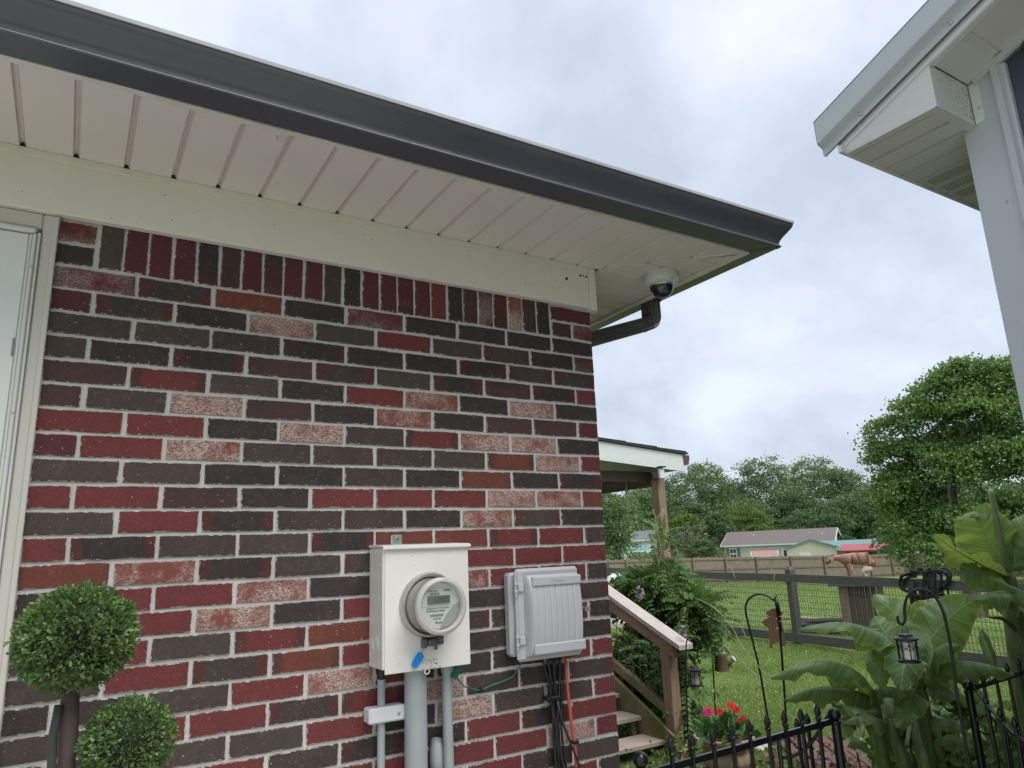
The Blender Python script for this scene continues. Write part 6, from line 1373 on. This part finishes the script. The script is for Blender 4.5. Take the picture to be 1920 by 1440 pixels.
def leaf_blade(parent, pts, W, face=0., dl=35, dr=35, wave=.10, tip=.5, seed=0, roll=0., tears=2, name='leaf'):
    """pts: midrib places base->tip; W half width (m); face 0 = blade faces the sky, 1 = blade faces the street; dl/dr droop of the two halves in degrees"""
    rs = random.Random(seed+17); P = smooth_path([Vector(p) for p in pts], 10); n = len(P); nx = 7; rows = []; uvs = []; tl_ = [rs.uniform(.15, .9) for _ in range(tears*2)]
    ph = rs.uniform(0, 6); fq = rs.uniform(13, 19)
    for i, p in enumerate(P):
        u = i/(n-1); T = (P[min(i+1, n-1)]-P[max(i-1, 0)]).normalized(); upv = Vector((0, 0, 1)).lerp((CAM-p).normalized(), face); S = T.cross(upv); S.normalize(); U = S.cross(T).normalized()
        if roll: q_ = Matrix.Rotation(math.radians(roll), 3, T); S = q_ @ S; U = q_ @ U
        w_ = W*(min(1, (u/.16))**.55)*(1-max(0, (u-tip)/(1-tip))**1.7)**.85 if u < 1 else 0.003
        row = []; uvr = []
        for j in range(-nx, nx+1):
            s_ = abs(j)/nx; sg = 1 if j > 0 else -1; dr_ = math.radians((dr if j > 0 else dl)*(.35+.85*s_))
            wv = W*wave*s_**2*(math.sin(u*fq+ph+sg)+.6*math.sin(u*fq*2.3+ph*2*sg))
            for k, tt in enumerate(tl_):
                if (k % 2 == 0) == (sg > 0): dd = abs(u-tt)/.03; w2 = max(0, 1-dd)*.55*max(0, s_-.25); 
                else: w2 = 0
                if w2: wv -= W*w2*.5
            a_ = w_*s_; q = p + S*(sg*a_*math.cos(dr_)) - U*(a_*math.sin(dr_)) + U*wv*(w_/W) + T*(a_*.10)
            row.append(q); uvr.append((u, .5+.5*j/nx))
        rows.append(row); uvs.append(uvr)
    V = np.array([tuple(q) for r in rows for q in r]); UV = np.array([q for r in uvs for q in r]); c = 2*nx+1
    Fc = np.array([(i*c+j, i*c+j+1, (i+1)*c+j+1, (i+1)*c+j) for i in range(n-1) for j in range(c-1)])
    o = np_mesh(name, V, Fc, M_BAN, parent, n=4, uv=UV, smooth=True)
    Lr = sum((P[k+1]-P[k]).length for k in range(n-1)); MB().tube([p-Vector((0, 0, .002)) for p in P], [max(.0018, .0085*min(1, Lr)*(1-.85*k/(n-1))) for k in range(n)], 6).build('midrib', M_RIB, o, smooth=True)
    return o
def BP(l): return [at(*q) for q in l]
ban = thing('banana_plant', 'cluster of banana plants with broad wavy green leaves behind the iron fence', 'banana plant', Vector((at(1700, 1440, 4.7).x, at(1700, 1440, 4.7).y, 0)))
def pseudo(parent, P, r0, r1, seed=0):
    q = BP(P); b = Vector((q[-1].x+(q[-1].x-q[-2].x)*.6, q[-1].y, 0)); MB().tube(smooth_path(q+[b], 4), [r1+(r0-r1)*k/(len(smooth_path(q+[b], 4))-1) for k in range(len(smooth_path(q+[b], 4)))], 14).build('stem', M_BST, parent, smooth=True)
pseudo(ban, [(1637, 1296, 4.55), (1645, 1360, 4.55), (1657, 1440, 4.55)], .045, .026)
pseudo(ban, [(1716, 1250, 4.7), (1728, 1320, 4.7), (1744, 1440, 4.7)], .052, .036)
pseudo(ban, [(1672, 1350, 4.4), (1680, 1390, 4.4), (1697, 1440, 4.4)], .038, .024)
pseudo(ban, [(1756, 1330, 4.9), (1750, 1380, 4.9), (1752, 1440, 4.9)], .035, .022)
pseudo(ban, [(1712, 1350, 4.3), (1722, 1400, 4.3), (1733, 1440, 4.3)], .032, .018)
MB().tube(smooth_path(BP([(1722, 1330, 4.5), (1708, 1350, 4.3), (1700, 1400, 4.2)])), .012, 8).build('leaf_stalk', M_BST, ban, smooth=True)
LVS = .68
LV = [ # control points (px, py, distance), half width, face, droop left/right, seed
 ([(1700, 1228, 4.6), (1672, 1200, 4.5), (1630, 1178, 4.35), (1570, 1166, 4.2), (1498, 1178, 4.1)], .165, .35, 30, 62, 1),
 ([(1690, 1232, 4.7), (1672, 1205, 4.7), (1650, 1172, 4.75), (1640, 1155, 4.8)], .15, .85, 12, 12, 2),
 ([(1722, 1232, 4.9), (1708, 1195, 5.0), (1678, 1150, 5.05), (1636, 1116, 5.1)], .20, .8, 10, 10, 3),
 ([(1728, 1225, 4.8), (1752, 1190, 4.85), (1790, 1150, 4.9), (1838, 1120, 4.95)], .22, .88, 8, 14, 4),
 ([(1718, 1228, 5.0), (1730, 1180, 5.1), (1762, 1150, 5.15), (1800, 1126, 5.2)], .20, .85, 6, 10, 5),
 ([(1640, 1300, 4.5), (1620, 1272, 4.4), (1590, 1250, 4.25), (1540, 1236, 4.1), (1490, 1248, 4.0), (1444, 1272, 3.95)], .15, .15, 50, 68, 6),
 ([(1632, 1306, 4.5), (1600, 1294, 4.35), (1555, 1287, 4.2), (1510, 1294, 4.1), (1470, 1312, 4.05)], .14, .15, 50, 66, 7),
 ([(1625, 1302, 4.6), (1650, 1288, 4.4), (1685, 1290, 4.3), (1722, 1305, 4.3)], .10, .2, 48, 58, 8),
 ([(1722, 1268, 4.7), (1752, 1250, 4.55), (1800, 1240, 4.4), (1850, 1246, 4.3), (1902, 1266, 4.3)], .165, .3, 45, 66, 9),
 ([(1640, 1320, 4.6), (1610, 1326, 4.3), (1585, 1322, 4.2), (1558, 1312, 4.1)], .10, .1, 40, 58, 10),
 ([(1660, 1352, 4.6), (1630, 1342, 4.3), (1600, 1340, 4.2), (1578, 1356, 4.15)], .11, .1, 40, 60, 11),
 ([(1598, 1345, 4.3), (1588, 1352, 4.2), (1578, 1372, 4.15), (1572, 1392, 4.15)], .08, .7, 25, 25, 12),
 ([(1692, 1222, 4.6), (1700, 1212, 4.4), (1694, 1250, 4.25), (1690, 1296, 4.2)], .17, .9, 22, 22, 13),
 ([(1676, 1222, 4.7), (1660, 1225, 4.5), (1650, 1255, 4.4), (1655, 1292, 4.4)], .13, .9, 15, 15, 14),
 ([(1720, 1290, 4.6), (1712, 1298, 4.4), (1700, 1330, 4.3), (1682, 1364, 4.2)], .13, .8, 25, 25, 15),
 ([(1735, 1282, 4.7), (1755, 1280, 4.6), (1775, 1292, 4.5), (1800, 1312, 4.4)], .13, .35, 40, 50, 16),
 ([(1748, 1335, 4.8), (1762, 1345, 4.6), (1785, 1350, 4.5), (1812, 1372, 4.4)], .12, .3, 40, 50, 17),
 ([(1750, 1390, 4.7), (1775, 1378, 4.5), (1800, 1382, 4.4), (1820, 1400, 4.35)], .11, .35, 40, 50, 18),
 ([(1730, 1232, 4.7), (1752, 1218, 4.5), (1775, 1206, 4.4), (1800, 1210, 4.4)], .14, .2, 50, 60, 19),
 ([(1640, 1305, 4.7), (1665, 1318, 4.6), (1690, 1345, 4.5), (1712, 1372, 4.4)], .09, .7, 25, 30, 20),
 ([(1590, 1400, 4.5), (1600, 1385, 4.4), (1618, 1392, 4.3), (1640, 1420, 4.3)], .07, .3, 40, 50, 21),
 ([(1708, 1262, 4.6), (1700, 1240, 4.5), (1722, 1222, 4.4), (1736, 1206, 4.4)], .07, .6, 20, 20, 22)]
for P, W, fc, a1, a2, sd in LV: leaf_blade(ban, BP(P), W*LVS, fc, a1, a2, .26, .34, sd)
MB().tube(BP([(1724, 1290, 4.55), (1729, 1240, 4.5), (1731, 1182, 4.5)]), [.018, .013, .003], 10).build('rolled_leaf', M_RIB, ban, smooth=True)
ban2 = thing('tall_banana_plant', 'tall banana plant at the right edge with a pale rolled spear leaf', 'banana plant', Vector((at(1920, 1300, 5.0).x, at(1920, 1300, 5.0).y, 0)))
pseudo(ban2, [(1888, 1080, 5.0), (1898, 1130, 5.0), (1908, 1190, 5.0), (1918, 1250, 5.0), (1930, 1320, 5.0)], .085, .042)
MB().tube(smooth_path(BP([(1892, 1090, 5.0), (1882, 1050, 4.95), (1872, 990, 4.9), (1857, 918, 4.85)])), [.030-.0011*k for k in range(16)], 12).build('spear_leaf', M_RIB, ban2, smooth=True)
LV2 = [
 ([(1888, 1084, 5.0), (1872, 1050, 4.98), (1850, 1008, 4.95), (1828, 968, 4.9), (1822, 960, 4.88)], .25, .92, 6, 14, 31),
 ([(1830, 974, 4.9), (1838, 964, 4.85), (1822, 962, 4.8), (1800, 974, 4.75)], .05, .5, 20, 20, 39),
 ([(1886, 1084, 5.0), (1850, 1064, 4.85), (1810, 1042, 4.7), (1775, 1020, 4.6), (1750, 1000, 4.5)], .13, .35, -20, 62, 32),
 ([(1800, 1060, 4.7), (1830, 1072, 4.7), (1870, 1090, 4.75), (1918, 1112, 4.8)], .13, .55, 20, 35, 33),
 ([(1900, 1110, 5.0), (1880, 1108, 4.7), (1850, 1112, 4.5), (1826, 1124, 4.4)], .16, .1, 45, 55, 34),
 ([(1896, 1112, 5.0), (1915, 1108, 4.7), (1940, 1112, 4.5), (1975, 1130, 4.4)], .16, .15, 45, 55, 35),
 ([(1898, 1070, 5.0), (1908, 1030, 5.0), (1925, 990, 5.0), (1945, 960, 5.0)], .17, .8, 15, 15, 36),
 ([(1890, 1078, 5.0), (1862, 1062, 4.9), (1846, 1060, 4.85), (1830, 1075, 4.8)], .10, .4, 40, 45, 37)]
for P, W, fc, a1, a2, sd in LV2: leaf_blade(ban2, BP(P), W*LVS, fc, a1, a2, .26, .34, sd)
MB().tube(smooth_path(BP([(1912, 1190, 5.0), (1895, 1172, 4.9), (1878, 1160, 4.8), (1860, 1158, 4.7), (1848, 1155, 4.7)])), [.014-.0005*k for k in range(21)], 8).build('dry_stalk', flat('dry_brown_leaf', (.20, .17, .09), .8), ban2, smooth=True)
leaf_blade(ban2, BP([(1840, 1180, 4.9), (1848, 1205, 4.85), (1858, 1232, 4.8), (1866, 1258, 4.8)]), .055, .8, 50, 50, .05, .5, 38)
# undergrowth plants at the banana feet
M_UND = leafmat('undergrowth_leaf', (.08, .16, .04), (.20, .31, .085), .35, .5, 6)
ud = thing('leafy_undergrowth', 'leafy green undergrowth plants around the banana stems', 'plants', Vector((at(1780, 1440, 4.6).x, at(1780, 1440, 4.6).y, 0)))
rs = np.random.default_rng(71); bl = [(*a(1760, 1400, 4.9), .35, .35, .16), (*a(1820, 1390, 5.2), .35, .35, .16), (*a(1700, 1420, 4.9), .3, .3, .13), (*a(1800, 1350, 5.3), .25, .3, .14), (*a(1870, 1380, 5.2), .3, .3, .16), (*a(1620, 1400, 4.9), .12, .12, .08)]
bl += [(x, y, z-.35, rx*1.3, ry*1.3, .28) for x, y, z, rx, ry, rz in bl]
crown('foliage', bl, 2300, .08, M_UND, ud, shape=6, seed=72, jit=.7)
mb = MB()
for x, y, z, *_ in bl[:6]:
    for k in range(5): dx_, dy_ = random.uniform(-.2, .2), random.uniform(-.2, .2); mb.tube([(x+dx_*.3, y+dy_*.3, 0), (x+dx_, y+dy_, z)], .006, 5)
mb.build('stalk', M_BST, ud, kind='stuff')

# ================================================================== LAWN BLADES, CLOVER, BRICK EDGING, STONES
M_BLADE = leafmat('grass_blade', (.13, .21, .045), (.30, .39, .115), .35, .6, 1.5)
rs = np.random.default_rng(91)
def blades(name, n, r0, r1, a0, a1, h, w_, label):
    r = np.sqrt(rs.uniform(r0**2, r1**2, n)); th = np.radians(rs.uniform(a0, a1, n)); x = CAM.x+r*np.sin(th); y = CAM.y+r*np.cos(th)
    ok = (y > .02) | (x > .7); ok &= ~((x > .7) & (y < -1.0)); x, y, r = x[ok], y[ok], r[ok]; n = len(x); z = np.array([gz(a_, b_) for a_, b_ in zip(x, y)]) if r1 > 13 else np.zeros(n)
    patch = .75+.5*np.sin(x*1.7+np.sin(y*1.3))*np.sin(y*2.1+x*.4); H = h*rs.uniform(.5, 1.2, n)*patch; ang = rs.uniform(0, 2*np.pi, n); ln = rs.normal(0, .55, (n, 2))*H[:, None]; hw = w_*rs.uniform(.7, 1.3, n)
    b = np.stack([x, y, z], 1); s_ = np.stack([np.cos(ang)*hw, np.sin(ang)*hw, 0*x], 1); t = b+np.stack([ln[:, 0], ln[:, 1], H], 1)
    V = np.stack([b-s_, b+s_, t], 1).reshape(-1, 3); Fc = np.arange(3*n).reshape(-1, 3); o = np_mesh(name, V, Fc, M_BLADE); o['kind'] = 'stuff'; o['label'] = label; return o
blades('near_grass', 240000, 3.2, 8, 30, 72, .038, .0035, 'short green grass blades of the near lawn')
blades('yard_grass', 230000, 8, 16, 34, 72, .045, .006, 'grass blades of the lawn around the rail fence')
blades('far_grass', 170000, 16, 60, 38, 72, .06, .016, 'grass blades of the paddock lawn')
def specks(name, n, col, r0, r1, sz, label):
    r = np.sqrt(rs.uniform(r0**2, r1**2, n)); th = np.radians(rs.uniform(36, 72, n)); x = CAM.x+r*np.sin(th); y = CAM.y+r*np.cos(th); k = np.sin(x*1.1+1)*np.cos(y*.9)+rs.normal(0, .5, n) > -.1; x, y = x[k], y[k]; n = len(x)
    c = np.stack([x, y, np.full(n, .035)], 1); V, Fc = leaf_cloud(c, sphere_pts(n, rs), np.full(n, sz), 1.0, .5, rs, .1, 4); o = np_mesh(name, V, Fc, flat(name+'_white', col, .7)); o['kind'] = 'stuff'; o['label'] = label
specks('clover_flowers', 5200, (.55, .56, .48), 4, 13, .012, 'tiny white clover flower heads scattered over the lawn')
crown('weed_clumps', [(*onz(1290, 1195, .02), .5, .5, .05), (*onz(1350, 1195, .02), .6, .4, .06), (*onz(1290, 1420, .02), .2, .3, .08), (*onz(1340, 1425, .02), .3, .3, .05), (*onz(1400, 1430, .0), .3, .3, .04), (*onz(1600, 1240, .02), .4, .4, .05)], 2600, .03, M_UND, None, seed=93).update_tag()
o = [q for q in C.objects if q.name == 'weed_clumps'][0]; o['kind'] = 'stuff'; o['label'] = 'low weeds and clover clumps in the lawn'
edge = thing('brick_edging', 'sunken red paver bricks edging the flower bed', 'pavers', onz(1460, 1425, 0)); pe = onz(1470, 1400, 0); mbp = None
pvm = MB().bbox((-.095, -.045, -.03), (.095, .045, .03), .006); mm = bpy.data.meshes.new('brick'); mm.from_pydata(pvm.v, [], pvm.f); mm.update(); mm.materials.append(paint('red_paver', (.15, .08, .062), .85, dirt_amt=.7, scale=12, bumps=.6))
for i in range(5):
    for j in range(7):
        o = bpy.data.objects.new('brick', mm); C.objects.link(o); o.parent = edge; p = pe+Vector((.0+.10*i*.9-.22*j*.55, -.10*i*.6-.21*j*.8, 0)); o.location = Vector((p.x, p.y, .012+random.uniform(-.006, .006)))-wloc(edge); o.rotation_euler = (random.uniform(-.04, .04), random.uniform(-.04, .04), math.radians(56)+random.uniform(-.03, .03))
for px, py, r, lab in ((1436, 1401, .055, 'white round stone beside the paver bricks'), (1424, 1405, .035, 'small pale stone left of the white stone')):
    p = onz(px, py, .03); tag(MB().lathe([(r*math.sin(a_)*(1+.08*math.sin(5*a_)), -r*.7*math.cos(a_)) for a_ in np.linspace(.01, 3.13, 10)], p, n=14).build('stone', flat('pale_stone', (.55, .53, .48), .9), smooth=True), lab, 'stone')
crown('leaf_litter', [(1.9, .9, .0, 1.1, 1.2, .012)], 2600, .045, flat('dead_leaf', (.22, .14, .09), .9), None, seed=95); o = C.objects['leaf_litter']; o['kind'] = 'stuff'; o['label'] = 'brown fallen leaves on the mulch bed'
crown('bed_weeds', [(1.9, .9, .0, 1.1, 1.2, .03)], 3000, .035, M_UND, None, seed=96); o = C.objects['bed_weeds']; o['kind'] = 'stuff'; o['label'] = 'small green weeds sprouting on the mulch bed'
